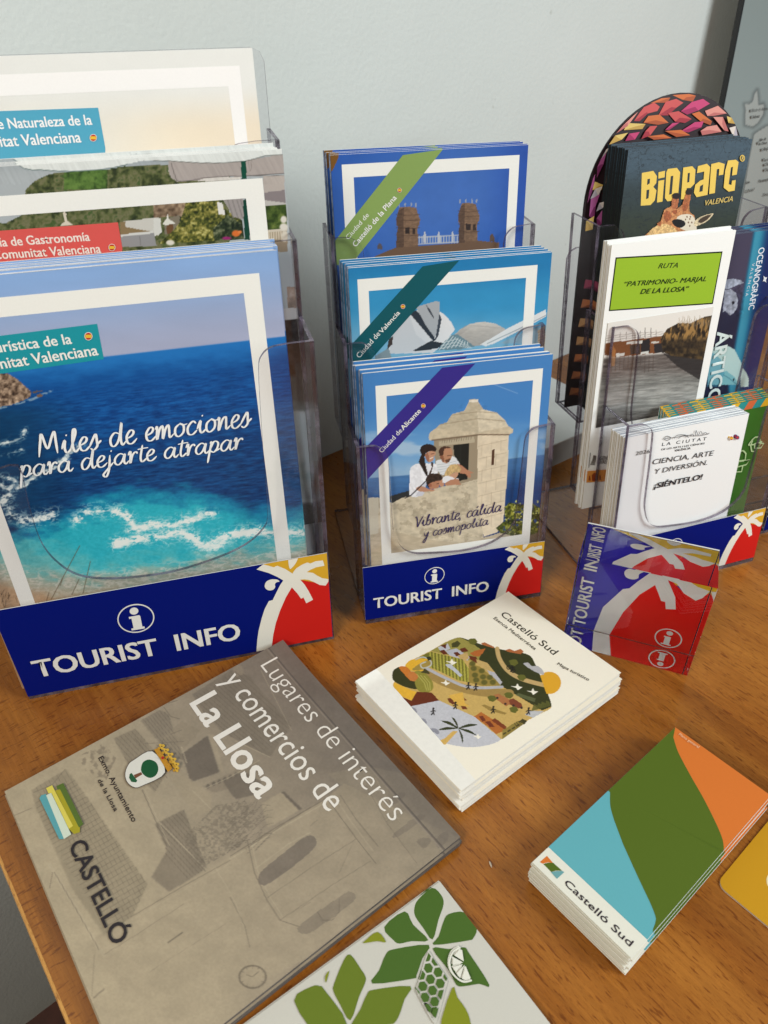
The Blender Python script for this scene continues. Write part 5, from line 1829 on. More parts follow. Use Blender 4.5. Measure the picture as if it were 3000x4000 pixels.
cv.rgb += (sstep(0, 20, cv.Y - wl) * rp_)[..., None] * np.array([90, 90, 88.])
Pk = lambda pts, c, a=1.0: cv.poly(ZK(pts), c, a)
Pk([(470, 1000), (560, 985), (720, 965), (900, 940), (905, 1060), (760, 1075), (560, 1095), (480, 1080)], (120, 74, 44))
Pk([(740, 975), (805, 962), (805, 1060), (740, 1068)], (42, 38, 40))
Pk([(835, 1000), (905, 990), (905, 1062), (835, 1066)], (46, 42, 44))
Pk([(660, 1010), (735, 1000), (735, 1070), (665, 1075)], (70, 58, 52))
Pk([(520, 1050), (540, 1010), (560, 1050), (556, 1090), (524, 1090)], (170, 112, 62))
Pk([(560, 1070), (625, 1062), (622, 1085), (562, 1092)], (212, 210, 202))
Pk([(738, 1058), (796, 1052), (796, 1070), (738, 1075)], (206, 206, 200))
Pk([(635, 985), (750, 975), (748, 995), (636, 1003)], (208, 204, 196))
Pk([(815, 985), (870, 980), (870, 992), (815, 997)], (200, 196, 188))
for y in (968, 952, 938):
    cv.line(ZK([(480, y + 8), (560, y), (720, y - 16), (900, y - 24)]), 2.2, (150, 140, 132), .8)
for x in (590, 635, 680, 735, 770, 812, 850):
    cv.line(ZK([(x, 900 + (850 - x) * .06), (x, 975 - (x - 590) * .06)]), 1.6, (90, 80, 76), .8)
for x in (770, 812):
    cv.line(ZK([(x, 885), (x, 950)]), 2.2, (80, 72, 70))
reed = cv.inside(ZK([(880, 960), (930, 890), (1010, 850), (1100, 850), (1180, 810), (1260, 790), (1260, 1120), (1180, 1115), (960, 1085), (900, 1060)]))
cv.foliage(reed, [(36, 29, 24), (62, 50, 36), (96, 76, 46)], 11, 4)
cv.fill((178, 136, 78), (sstep(.44, .62, cv.noise(7, 26, 3, 3, 8)) * sstep(1010, 940, (cv.Y - 800) / .54249 + (cv.X - 2600) * .1) * reed) * .8)
for k in range(34):
    x = 1010 + k * 7.4
    cv.line(ZK([(x, 880 - (k % 7) * 4), (x + (k % 5) * 6 - 8, 846 - (k * 37 % 60) * .9)]), 1.8, (150, 130, 104), .7)
cv.fill((44, 40, 40), cv.inside(ZK([(890, 1060), (960, 1085), (1180, 1115), (1260, 1120), (1240, 1300), (1130, 1240), (1000, 1160)])) * .85)
cv.fill((176, 120, 70), cv.inside(ZK([(520, 1090), (556, 1090), (550, 1160), (526, 1165)])) * .6)
for k in range(12):
    x = 500 + k * 30
    cv.line(ZK([(x, 1085), (x - 4, 1150 + (k * 53 % 60))]), 2.5, (70, 54, 46), .5)
pr.canvas(cv)
p0, p1, p2 = ZQ([(442, 578), (560, 562), (442, 556)])
for y, tx in ((545, 'GENERALITAT'), (572, 'VALENCIANA')):
    p0, p1, p2 = ZQ([(442, y), (600, y - 14), (442, y - 26)])
    pr.text(tx, p0, p1, p2, (88, 76, 68), .01)
pr.poly(ZQ([(373, 492), (377, 491), (365, 600), (361, 600)]), (70, 58, 54))
for k in range(4):
    pr.stroke(ZQ([(376 + 8 * k, 580), (392 + 6 * k, 540), (398 + 4 * k, 510)]), 2.4, (96, 84, 76))
pr.poly(ZQ([(352, 622), (580, 605), (575, 690), (344, 705)]), (212, 138, 62))
for pts in ([(360, 690), (364, 655), (372, 655), (376, 690)], [(385, 692), (383, 650), (402, 632), (424, 646), (424, 690), (405, 698)], [(434, 686), (438, 652), (446, 650), (452, 684)]):
    pr.poly(ZQ(pts), (140, 60, 26))
ruta = leaflet('route_leaflet', sh, pr, Wd, hT, .0013, s0, page=M_PAGES_CREAM, print_mat=M_MATT, top=M_PAPER)
tag(ruta, 'white marsh route leaflet with a lime green title box above a river photo', 'leaflet')
pile(ruta, 3, .0024, 'marsh route leaflets', 'marsh route leaflet behind the one with the green box, only its white edges showing', .0008, .0012, .15, (-.0004, .0008))

# green striped leaflets, standing behind the white one in the lowest pocket
sh = stand(HR, .0200, .0062, 6.4, .95)
a, b2, c2 = sh.loc((2562, 1606)), sh.loc((3000, 1546)), sh.loc((2948, 1985))
s0, s1 = sh.loc(ZQ([(945, 200)])[0])[0], .1515
hT = sh.loc((2850, 1580))[1]
Wd = s1 - s0
pr = Print(sh, Wd, hT, s0, 0, (52, 108, 34))
bh = hT - (sh.loc(ZV([(1000, 125)])[0])[1] - sh.loc(ZV([(1000, 212)])[0])[1])
cols = [(226, 178, 44), (40, 144, 142), (210, 106, 62), (40, 144, 142)]
k = 0
s = s0 - .01
while s < s1:
    q = [(s, bh), (s + .0085, bh), (s + .0125, hT), (s + .004, hT)]
    q = [(min(max(x, s0), s1), y) for x, y in q]
    if q[1][0] - q[0][0] > .0004 or q[2][0] - q[3][0] > .0004:
        pr.local(q, cols[k % 4])
    k += 1
    s += .0085
LG = (186, 214, 160)
for st in ([(885, 655), (925, 600), (960, 570), (1000, 565)], [(885, 655), (940, 650), (985, 625), (1050, 640), (1020, 685), (950, 690), (955, 645)], [(930, 605), (910, 660), (920, 720), (955, 725), (975, 690)],
           [(800, 720), (830, 715), (858, 745), (850, 815), (780, 825)], [(765, 890), (860, 865), (900, 815), (780, 830), (765, 890)], [(825, 870), (810, 940), (740, 945), (745, 895)]):
    pr.stroke(ZV(st), 4.5, LG)
grn = leaflet('striped_leaflet', sh, pr, Wd, hT, .0016, s0, page=simple('teal_edges', (.05, .25, .24), .6, .3, .4, 400), print_mat=M_GLOSSY)
tag(grn, 'green leaflet with a striped top, partly covered by the white science leaflet', 'leaflet')
# the striped fold at the top of each
fold = Print(Sheet((0, 0, 0), (1, 0, 0), (0, 0, 1), .95))
k = 0
s = s0
while s < s1 - .0005:
    fold._add([(s, 0), (min(s + .0085, s1), 0), (min(s + .0085, s1), .0016), (s, .0016)], [(0, 1, 2), (0, 2, 3)], np.tile(fold.ink(cols[k % 4]), (4, 1)))
    k += 1
    s += .0085
fo = link('striped_fold', fold.mesh('striped_fold'), M_GLOSSY, grn)
fo.matrix_basis = Matrix.Translation((0, -.0016, hT + .0001)) @ Matrix.Rotation(R(-90), 4, 'X')
pile(grn, 5, .0024, 'green striped leaflets', 'striped leaflet behind the green one, only its striped top fold showing', .0006, .0004, .06, (.0002, .0006))

# white science leaflets
sh = stand(HR, .0052, .0062, 6.6, .93)
a, b2 = sh.loc(ZQ([(655, 362)])[0]), sh.loc(ZQ([(1550, 225)])[0])
br = sh.loc(ZQ([(1335, 945)])[0])
s0 = sh.loc(ZQ([(600, 700)])[0])[0] - .0015
s0 = min(a[0], s0)
Wd, hT = .5 * (b2[0] + br[0]) - s0, .5 * (a[1] + b2[1])
pr = Print(sh, Wd, hT, s0, 0, (240, 242, 242))
BK = (38, 40, 48)
for tx, q, bold, shr in (('L A   C I U T A T', [(893, 446), (1212, 404), (893, 424)], .022, 0), ('DE LES ARTS I LES CIÈNCIES', [(888, 477), (1200, 432), (888, 465)], .02, 0), ('VALÈNCIA', [(982, 486), (1098, 468), (982, 471)], .02, 0),
                         ('2026', [(702, 512), (803, 495), (704, 486)], 0, 0), ('CIENCIA, ARTE', [(822, 578), (1260, 512), (824, 542)], 0, .08), ('Y DIVERSIÓN.', [(836, 646), (1216, 578), (838, 612)], 0, .08),
                         ('¡SIÉNTELO!', [(832, 750), (1180, 682), (834, 714)], .045, .08)):
    p0, p1, p2 = ZQ(q)
    pr.text(tx, p0, p1, p2, BK, bold, shr)
for st in ([(900, 392), (925, 372), (955, 385), (930, 402), (900, 392)], [(910, 388), (990, 380), (1060, 366), (1110, 370), (1180, 366), (1230, 352)], [(975, 392), (1000, 365), (1050, 362), (1075, 372)],
           [(1090, 372), (1105, 356), (1120, 370)], [(1128, 366), (1134, 330), (1142, 352), (1148, 366)], [(1150, 364), (1168, 336), (1178, 360)], [(1180, 360), (1200, 344), (1215, 358), (1228, 346)], [(1005, 388), (1040, 368), (1082, 380)]):
    pr.stroke(ZQ(smooth(st, 4)), 1.6, (70, 72, 78))
pr.flag(*ZQ([(1387, 385)])[0], 8)
c0 = ZQ([(1428, 380)])[0]
pr.poly(ellipse(c0[0], c0[1], 8, 8), (60, 60, 110))
pr.poly([(c0[0] - 7, c0[1] - 2), (c0[0] + 7, c0[1] - 2), (c0[0] + 7, c0[1] + 2), (c0[0] - 7, c0[1] + 2)], (190, 60, 70))
pr.poly([(c0[0] - 2, c0[1] - 7), (c0[0] + 2, c0[1] - 7), (c0[0] + 2, c0[1] + 7), (c0[0] - 2, c0[1] + 7)], (190, 60, 70))
ciu = leaflet('science_leaflet', sh, pr, Wd, hT, .0013, s0, page=M_PAGES_CREAM, top=M_PAGES_COOL, print_mat=M_SATIN)
tag(ciu, 'white science leaflet in front of its row, black text and line drawing', 'leaflet')
pile(ciu, 9, .00145, 'white science leaflets', 'white science leaflet behind the front one, only its bluish top and cream side showing', .0005, .0004, .06, (-.0004, .0003))

# slice of a fourth holder behind, at the right edge of the view
R4 = dict(o=on_table((2968, 2086)) + Vector((0, 0, 0)), yaw=.30, w=.12, lean=R(5), c=.04, dz=.06, hp=.12)
h4, sh4 = holder('brochure_holder', 'smaller clear holder cut off by the right side, with dark leaflets and a blue strip', ucut=[(.10, .125), (.095, .08), (.06, .05), (.02, .08), (.015, .1203)][0:0] + [],
                 back_top=.13, lab_w=.116, lab_h=.016, lab_s=.002, lab_t=.001, tiers=1, **R4)
dk = stand(R4, .006, .006, 6, .9)
pr = Print(dk, .11, .16, .004, 0, (52, 48, 44))
cv = Canvas(dk, .004, .114, .02, .16, .0009)
cv.fill((50, 46, 42))
n = cv.noise(9, 9, 3, 2)
cv.fill((98, 90, 78), sstep(.45, .6, n))
pr.canvas(cv)
pr.rect(.004, .018, .114, .034, (196, 184, 160))
o4 = leaflet('dark_leaflet', dk, pr, .11, .16, .002, .004, page=M_PAGES_DARK)
tag(o4, 'dark patterned leaflet in the small holder cut off at right', 'leaflet')

# ------------------------------------------------------------------ things lying on the table
def flat(p, yaw_pt, z, gain=.9):
    """sheet lying on the table: lower left corner at p, running towards yaw_pt"""
    a, b2 = on_table(p, z), on_table(yaw_pt, z)
    u = (b2 - a).normalized()
    v = Vector((0, 0, 1)).cross(u)
    return Sheet(a, u, v, gain)


def under(root, n, th, group, label, spread=.0012, turn=.5, drift=(0, 0)):
    pile(root, n, th, group, label, spread, spread, turn, drift)


# grey A5-like guide with the old village photo
u = Vector((math.cos(-.9139643685), math.sin(-.9139643685), 0))
v = Vector((-u.y, u.x, 0))
T = Vector((-.08155, .42197, .0095))
WL, HL_ = .2100, .21624
sh = Sheet(T - v * HL_, u, v, .86)  # gain lowered: the viewer's shadow over this near guide goes into the ink
Zl, Zl2 = zoomed(0, 2450, 1.11513), zoomed(0, 2400, .40678)


def curl(s, t):
    return -.0022 * np.clip((t - .5 * HL_) / HL_, 0, 1) ** 2 - .003 * np.clip(1 - s / .06, 0, 1) ** 2 * np.clip(t / HL_, 0, 1)


pr = Print(sh, bend=curl)
cv = Canvas(sh, 0, WL, 0, HL_, .00052)
TT, SS = cv.T / HL_, cv.S / WL
K1, K2, K3 = zoomed(0, 2850, .94538), zoomed(500, 2500, .84034), zoomed(900, 2900, .94538)
cv.fill((178, 166, 146))
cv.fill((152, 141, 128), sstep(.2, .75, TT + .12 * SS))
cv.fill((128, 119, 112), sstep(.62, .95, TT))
P = lambda K, pts, c, a=.75: cv.poly(K(pts), c, a)


def hatch(K, area, a, b2, shift, n, c, w=2.4, al=.5):
    m = cv.inside(K(area))
    keep = cv.rgb.copy()
    for k in range(n):
        cv.line(K([(a[0] + shift[0] * k, a[1] + shift[1] * k), (b2[0] + shift[0] * k, b2[1] + shift[1] * k)]), w, c, al)
    cv.rgb = np.where(m[..., None], cv.rgb, keep)


# church front along the lower right, lighter than the village behind it
P(K3, [(-600, 830), (0, 470), (400, 228), (470, 170), (950, 400), (300, 900), (-300, 1200)], (172, 160, 141), .6)
P(K3, [(400, 130), (560, 100), (720, 130), (950, 390), (780, 500), (560, 260)], (150, 140, 126), .6)
# roofs
roofA = [(130, 250), (275, 165), (335, 245), (610, 640), (545, 775), (430, 850), (300, 660), (150, 330)]
P(K1, roofA, (148, 138, 121), .7)
roofB = [(640, 390), (760, 330), (855, 570), (700, 672), (625, 610), (690, 500)]
P(K1, roofB, (134, 124, 112), .8)
roofC = [(470, 40), (560, 0), (700, 160), (640, 260), (540, 160)]
P(K1, roofC, (140, 130, 116), .7)
roofD = [(300, 260), (480, 150), (560, 170), (760, 400), (660, 545), (440, 430), (345, 330)]
P(K2, roofD, (126, 117, 107), .7)
roofE = [(150, 330), (190, 350), (260, 560), (200, 540), (60, 380)]
P(K2, roofE, (130, 121, 110), .6)
P(K2, [(600, 110), (760, 60), (960, 300), (960, 480), (800, 330)], (122, 113, 106), .6)
# houses and their shaded sides
P(K2, [(250, 530), (370, 445), (432, 612), (292, 662)], (100, 92, 87), .7)
P(K2, [(160, 460), (250, 380), (340, 420), (250, 520), (200, 560)], (150, 139, 124), .7)
P(K2, [(370, 440), (400, 440), (445, 610), (425, 615)], (168, 156, 139), .8)
P(K2, [(190, 630), (240, 610), (390, 720), (380, 800), (310, 810)], (166, 154, 136), .8)
P(K2, [(345, 680), (600, 560), (620, 600), (480, 690), (400, 710)], (142, 131, 118), .8)
P(K2, [(440, 660), (540, 610), (620, 660), (590, 720), (500, 740)], (102, 94, 88), .6)
P(K2, [(620, 760), (712, 708), (795, 792), (650, 875)], (170, 158, 140), .9)
P(K2, [(712, 708), (725, 705), (810, 785), (795, 792)], (104, 96, 90), .8)
P(K2, [(480, 120), (530, 130), (545, 165), (500, 180)], (150, 139, 126), .8)
cv.blur(1)
for k in range(6):
    x, y = 372 + 26 * k, 680 - 11 * k
    cv.blob(*K2([(x, y)])[0], 7, 9, (108, 100, 93), .8, 20)
hatch(K1, roofA, (120, 320), (330, 200), (11, 17), 34, (118, 108, 95), 2.6, .55)
hatch(K1, roofA, (150, 240), (520, 840), (17, -10), 24, (120, 110, 97), 2.6, .5)
hatch(K1, roofB, (600, 420), (800, 640), (14, -8), 22, (108, 99, 90), 2.6, .55)
hatch(K1, roofC, (440, 60), (640, 270), (14, -8), 18, (112, 103, 92), 2.4, .5)
hatch(K2, roofD, (260, 300), (560, 560), (15, -9), 34, (104, 96, 89), 2.2, .5)
hatch(K2, roofE, (60, 360), (230, 560), (14, -5), 14, (106, 98, 90), 2.2, .5)
ld = (112, 103, 93)
ll = (186, 175, 156)
for K, q, w, c, al in ((K1, [(588, 250), (640, 370), (690, 482)], 4, ld, .6), (K1, [(598, 248), (650, 368), (700, 480)], 4, ll, .5), (K1, [(660, 385), (852, 578)], 5, ll, .6), (K1, [(664, 396), (850, 586)], 2.5, ld, .6),
                       (K1, [(560, 40), (690, 200)], 3, ld, .6), (K1, [(540, 775), (770, 640), (952, 540)], 3.5, ld, .5), (K1, [(545, 785), (952, 552)], 3, ll, .4), (K1, [(205, 560), (310, 730), (400, 890), (430, 930)], 15, ll, .45),
                       (K1, [(218, 590), (205, 655)], 3, ld, .6), (K1, [(225, 590), (330, 770), (410, 910)], 4, ld, .5), (K1, [(390, 930), (380, 1100)], 4, ld, .3), (K1, [(60, 355), (130, 325)], 3, ld, .5), (K1, [(695, 880), (752, 840)], 8, ld, .6),
                       (K1, [(388, 1108), (430, 1072)], 7, ld, .5), (K1, [(430, 930), (560, 850), (760, 720)], 3, ld, .35), (K1, [(620, 1000), (952, 790)], 2.5, ld, .25), (K1, [(600, 60), (760, 50)], 3, ld, .4), (K1, [(270, 165), (215, 230), (140, 260)], 3, ld, .5),
                       (K2, [(165, 462), (160, 480), (190, 540)], 3, ld, .6), (K2, [(250, 500), (272, 570)], 7, ll, .5), (K2, [(360, 690), (470, 640), (610, 560)], 3, ll, .6), (K2, [(300, 700), (390, 790)], 4, ll, .5), (K2, [(500, 470), (660, 545)], 4, ll, .5),
                       (K2, [(620, 150), (760, 420)], 3, ll, .4), (K2, [(640, 60), (960, 400)], 3, ld, .4), (K2, [(190, 300), (230, 288)], 3, ld, .7), (K2, [(200, 440), (250, 420)], 3, ld, .5), (K2, [(170, 320), (200, 360), (240, 370)], 4, ld, .5),
                       (K3, [(0, 470), (200, 345), (405, 228)], 4, ld, .6), (K3, [(0, 482), (205, 357), (410, 240)], 4, ll, .6), (K3, [(60, 440), (330, 270)], 2.5, ld, .5), (K3, [(70, 405), (100, 540), (150, 650), (205, 735), (280, 760)], 4, ld, .6),
                       (K3, [(85, 400), (112, 530), (165, 640), (215, 720)], 4, ll, .5), (K3, [(405, 240), (470, 330), (560, 450), (600, 500)], 4, ld, .6), (K3, [(455, 220), (520, 320), (610, 430)], 4, ld, .5), (K3, [(430, 225), (500, 330), (590, 450)], 5, ll, .4),
                       (K3, [(105, 520), (240, 420), (330, 372)], 4, ll, .5), (K3, [(330, 345), (360, 320)], 3, ld, .4), (K3, [(155, 640), (360, 500), (520, 400)], 3, ld, .45), (K3, [(205, 735), (420, 590), (580, 490)], 3, ld, .45), (K3, [(450, 540), (500, 430)], 2.5, ld, .4),
                       (K3, [(560, 180), (650, 340), (770, 500)], 3, ld, .45), (K3, [(600, 150), (700, 330)], 2.5, ll, .4), (K3, [(280, 690), (330, 660)], 3, ld, .4), (K3, [(0, 640), (60, 760), (80, 846)], 5, ld, .4), (K3, [(-60, 520), (20, 660), (60, 780)], 4, ll, .4)):
    cv.line(K(q), w, c, al)
for q in ([(700, 590), (960, 450)], [(760, 640), (940, 520)], [(640, 330), (760, 260)]):
    cv.line(K3(q), 2.4, ld, .35)
arch1 = smooth([(118, 545), (210, 465), (300, 396), (338, 386), (356, 408), (342, 442), (250, 520), (140, 592)], 3, True)
P(K3, arch1, (104, 96, 93), .6)
arch2 = smooth([(276, 768), (360, 700), (450, 640), (490, 616), (516, 632), (506, 660), (400, 740), (316, 792)], 3, True)
P(K3, arch2, (120, 111, 103), .5)
cv.line(K3([(360, 700), (380, 735), (420, 735), (450, 700), (450, 650)]), 3, (100, 92, 86), .5)
for q in ([(655, 240), (690, 212), (715, 208), (722, 222), (670, 262)], [(676, 378), (770, 305), (795, 300), (798, 318), (690, 392)], [(770, 410), (800, 395), (830, 405), (800, 440)], [(850, 400), (890, 370), (900, 400), (860, 440)]):
    P(K3, smooth(q, 3, True), (112, 104, 99), .4)
# bare tree by the gable
rt = random.Random(5)
for k in range(36):
    x, y = rt.uniform(20, 150), rt.uniform(250, 420)
    a_ = rt.uniform(-1.2, .2)
    cv.line(K3([(x - 40, y + 40), (x, y), (x + 34 * math.cos(a_), y + 34 * math.sin(a_))]), 1.6, (96, 88, 82), .5)
m_ = cv.inside(K3([(-200, 400), (-60, 260), (60, 240), (120, 330), (40, 430), (-120, 520)]))
cv.fill((104, 96, 88), m_ * sstep(.40, .64, cv.noise(9, 9, 3, 4)) * .42)
cv.fill((140, 130, 116), m_ * sstep(.56, .7, cv.noise(7, 7, 9, 3)) * .5)
m_ = cv.inside(K1([(330, 110), (430, 60), (480, 120), (440, 210), (350, 180)]))
cv.fill((124, 114, 102), m_ * sstep(.42, .62, cv.noise(15, 15, 2, 4)) * .6)
# clock
cx_, cy_ = 885 * 1.11513, 2450 + 1225 * 1.11513
d = np.abs(np.hypot(cv.X - cx_, (cv.Y - cy_) / .84) - 52)
cv.fill((116, 107, 96), (1 - sstep(2, 6, d)) * .8)
for k in range(12):
    a_ = k * math.pi / 6
    cv.line([(cx_ + 40 * math.cos(a_), cy_ + 34 * math.sin(a_)), (cx_ + 47 * math.cos(a_), cy_ + 40 * math.sin(a_))], 2.4, ld, .6)
cv.line([(cx_, cy_), (cx_ + 24, cy_ - 22)], 3, ld, .7)
cv.line([(cx_, cy_), (cx_ - 24, cy_ - 8)], 3, ld, .7)
# spine: darker band along the folded edge
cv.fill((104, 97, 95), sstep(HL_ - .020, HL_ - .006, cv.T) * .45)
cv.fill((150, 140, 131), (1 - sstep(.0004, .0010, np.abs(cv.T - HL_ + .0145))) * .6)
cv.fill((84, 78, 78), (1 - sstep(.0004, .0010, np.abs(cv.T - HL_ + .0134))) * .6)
cv.mottle(.045, 7, 7, 2)
cv.mottle(.05, 70, 50, 5)
cv.rgb *= np.array([1.0, .985, .94])
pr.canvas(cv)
WT = (240, 234, 224)
for tx, q, bold in (('Lugares de interés', [(912, 142), (1372, 684), (968, 106)], -.012), ('y comercios de', [(778, 192), (1148, 650), (845, 152)], 0.0), ('La Llosa', [(665, 272), (905, 606), (748, 222)], .03)):
    p0, p1, p2 = Zl(q)
    pr.text(tx, p0, p1, p2, WT, bold)
for tx, q in (('Exmo. Ayuntamiento', [(945, 1388), (1272, 2002), (1000, 1380)]), ('de la Llosa', [(938, 1602), (1100, 1902), (978, 1584)])):
    p0, p1, p2 = Zl2(q)
    pr.text(tx, p0, p1, p2, (44, 32, 32), .012)
p0, p1, p2 = Zl([(241, 768), (398, 1122), (296, 742)])
pr.text('CASTELLÓ', p0, p1, p2, (44, 38, 42), .024)
for pts, c in (([(383, 1775), (400, 1745), (445, 1732), (632, 2140), (615, 2162), (572, 2166)], (92, 164, 172)), ([(447, 1745), (495, 1722), (688, 2120), (618, 2165)], (212, 224, 206)),
               ([(447, 1678), (505, 1650), (705, 2040), (665, 2068), (500, 1725), (470, 1728)], (222, 208, 90)), ([(535, 1700), (580, 1690), (772, 2050), (770, 2100), (715, 2118), (665, 2068), (705, 2040)], (170, 160, 36)),
               ([(546, 1660), (612, 1630), (805, 2022), (762, 2055), (580, 1688), (555, 1692)], (88, 112, 44))):
    pr.poly(Zl2(pts), c)
crest = [(536, 437), (582, 512), (500, 560), (470, 566), (446, 548), (438, 520), (448, 488), (470, 468)]
pr.poly(Zl(smooth(crest, 4, True)), (70, 56, 50))
cx_, cy_ = 505, 508
pr.poly(Zl([(cx_ + (x - cx_) * .965, cy_ + (y - cy_) * .965) for x, y in smooth(crest, 4, True)]), (226, 224, 214))
pr.poly(Zl(smooth([(497, 490), (505, 475), (525, 468), (548, 478), (556, 500), (548, 522), (528, 532), (508, 524), (496, 508)], 3, True)), (24, 86, 48))
pr.poly(Zl([(470, 522), (496, 512), (500, 520), (476, 534)]), (122, 76, 50))
pr.poly(Zl([(456, 520), (462, 515), (482, 542), (478, 548), (462, 546), (454, 532)]), (36, 92, 56))
pr.poly(Zl([(541, 434), (556, 428), (606, 498), (590, 512)]), (196, 140, 40))
for k in range(5):
    x, y = 552 + 13 * k, 424 + 17 * k
    h_ = 1.0 - .12 * abs(k - 2)
    ux, uy = .86, -.5
    at_ = lambda r_, q_: (x + 6 + ux * r_ * h_ - uy * q_, y + 6 + uy * r_ * h_ + ux * q_)
    pr.poly(Zl([at_(-2, -5), at_(12, -3), at_(12, 3), at_(-2, 5)]), (196, 148, 44))
    for r_, q_, w_ in ((14, -7, 5), (14, 7, 5), (23, 0, 6), (14, 0, 5)):
        c_ = at_(r_, q_)
        pr.poly(Zl(ellipse(c_[0], c_[1], w_, w_ * .85)), (218, 176, 66))
    c_ = at_(16, 0)
    pr.poly(Zl(ellipse(c_[0], c_[1], 2.4, 2.2)), (120, 84, 30))
pr.poly(Zl(ellipse(573, 468, 5, 5)), (180, 40, 36))
lug = leaflet('village_guide', sh, pr, WL, HL_, .0022, page=page_mat('shaded_page_edges', (.22, .195, .175), (.05, .043, .04), 1500), print_mat=M_SATIN, back_col=simple('grey_back', (.12, .105, .095), .5))  # shade on the sides of the stack is painted in as dark page edges
tag(lug, 'large grey village guide with white title text, top of its stack', 'booklet')
under(lug, 3, .0024, 'grey village guides', 'grey village guide under the top one, only its page edges showing', .0012, .35)

# cream folded maps
um = Vector((math.cos(-.9238619843), math.sin(-.9238619843), 0))
vm = Vector((-um.y, um.x, 0))
Tm = Vector((.10542, .4722, .0175))
WM, HM_ = .1180, .1607
sh = Sheet(Tm - vm * HM_, um, vm, .98)
Zm, Zm2 = zoomed(1450, 2350, .48222), zoomed(1300, 2300, .72333)


def map_curl(s, t):
    a = np.clip(s / WM, 0, 1)
    return -.0030 * a ** 2 - .002 * np.clip(t / HM_ - .6, 0, 1) ** 2 * 4 * a + .0016 * np.clip(1 - t / .05, 0, 1) ** 2


pr = Print(sh, bend=map_curl)
cv = Canvas(sh, 0, WM, 0, HM_, .00042)
cv.fill((238, 231, 214))
P = lambda pts, c, a=1.0: cv.poly(Zm(pts), c, a)
body = smooth([(700, 292), (760, 302), (880, 345), (1010, 380), (1100, 400), (1220, 420), (1290, 450), (1330, 520), (1380, 640), (1420, 740), (1456, 850), (1440, 890), (1340, 940), (1200, 1020), (1050, 1135),
               (960, 1175), (840, 1192), (700, 1180), (560, 1140), (430, 1080), (320, 1010), (250, 940), (205, 870), (182, 780), (180, 660), (260, 540), (360, 460), (480, 400), (600, 330)], 3, True)
inb = cv.inside(Zm(body))
Q = lambda pts, c: cv.fill(c, (cv.inside(Zm(pts)) & inb) * 1.0)
cv.fill((196, 164, 96), inb * 1.0)
Q([(690, 280), (900, 340), (1300, 430), (1480, 860), (1380, 900), (1130, 740), (1050, 690), (880, 480), (760, 330)], (56, 58, 30))
Q([(480, 400), (700, 280), (820, 340), (900, 400), (860, 500), (700, 450), (560, 420)], (150, 140, 70))
for pts, c in (([(540, 370), (620, 340), (640, 380), (570, 420)], (184, 184, 190)), ([(600, 400), (690, 380), (800, 450), (780, 480), (640, 440)], (178, 178, 186)), ([(560, 355), (610, 345), (605, 385)], (96, 46, 28)), ([(550, 400), (590, 390), (620, 425), (590, 432)], (98, 48, 28)),
               ([(665, 415), (700, 408), (730, 440), (690, 445)], (96, 48, 30)), ([(715, 385), (760, 372), (790, 405), (735, 412)], (100, 48, 28)), ([(790, 440), (850, 450), (885, 520), (850, 500), (800, 470)], (104, 50, 28)),
               ([(650, 340), (700, 318), (725, 340), (700, 370), (655, 372)], (70, 68, 34)), ([(800, 420), (840, 400), (925, 382), (905, 420), (870, 450), (820, 440)], (172, 98, 46)), ([(850, 470), (940, 500), (1010, 590), (960, 590), (860, 510)], (190, 160, 100)),
               ([(940, 560), (1000, 580), (1060, 660), (1040, 690), (980, 640)], (178, 176, 180)), ([(700, 440), (780, 410), (790, 460), (740, 490)], (190, 158, 100))):
    P(pts, c)
# striped orchard
orch = cv.inside(Zm([(370, 460), (480, 405), (740, 470), (800, 560), (790, 660), (700, 640), (560, 570), (440, 520)]))
cv.fill((112, 108, 42), orch * 1.0)
for k in range(13):
    cv.fill((168, 160, 70), orch * cv.inside(Zm([(470 + 27 * k, 398), (482 + 27 * k, 398), (500 + 27 * k, 680), (484 + 27 * k, 680)])) * 1.0)
Q([(790, 500), (880, 530), (1010, 640), (1050, 690), (900, 690), (790, 660)], (150, 128, 62))
for x, y in ((820, 505), (830, 545), (840, 600), (895, 565), (905, 615), (850, 640), (960, 620), (915, 660), (985, 660)):
    cv.blob(*Zm([(x, y)])[0], 12, 10, (98, 92, 42))
P([(600, 510), (640, 505), (700, 560), (735, 600), (720, 615), (660, 560), (615, 530)], (184, 186, 192))
road = Zm(smooth([(430, 530), (520, 580), (640, 640), (760, 690), (900, 705), (1060, 700)], 5))
cv.line(Zm(smooth([(440, 560), (560, 640), (720, 700), (900, 740), (1120, 755)], 5)), 34, (158, 130, 74))
cv.line(road, 11, (176, 174, 178))
cv.line(Zm(smooth([(1020, 385), (1040, 470), (1110, 570), (1230, 640), (1400, 690)], 5)), 17, (190, 160, 106))
# fruit at the left
P(smooth([(275, 520), (330, 470), (440, 462), (470, 500), (420, 560), (330, 560)], 4, True), (222, 172, 52))
P(smooth([(330, 555), (400, 500), (480, 470), (490, 510), (430, 550)], 4, True), (158, 134, 66))
cv.line(Zm(smooth([(360, 470), (420, 450), (480, 480), (480, 520), (420, 540), (400, 510), (440, 490)], 4)), 5, (186, 186, 178))
P([(445, 450), (480, 445), (488, 470), (460, 480)], (52, 52, 34))
P(smooth([(170, 600), (185, 550), (240, 528), (310, 570), (370, 650), (390, 700), (340, 708), (250, 680), (185, 640)], 4, True), (58, 58, 28))
P(smooth([(225, 530), (290, 530), (330, 580), (360, 630), (320, 640), (270, 590)], 4, True), (196, 116, 46))
P(smooth([(350, 570), (420, 570), (490, 640), (500, 710), (450, 740), (380, 720), (350, 640)], 4, True), (140, 132, 56))
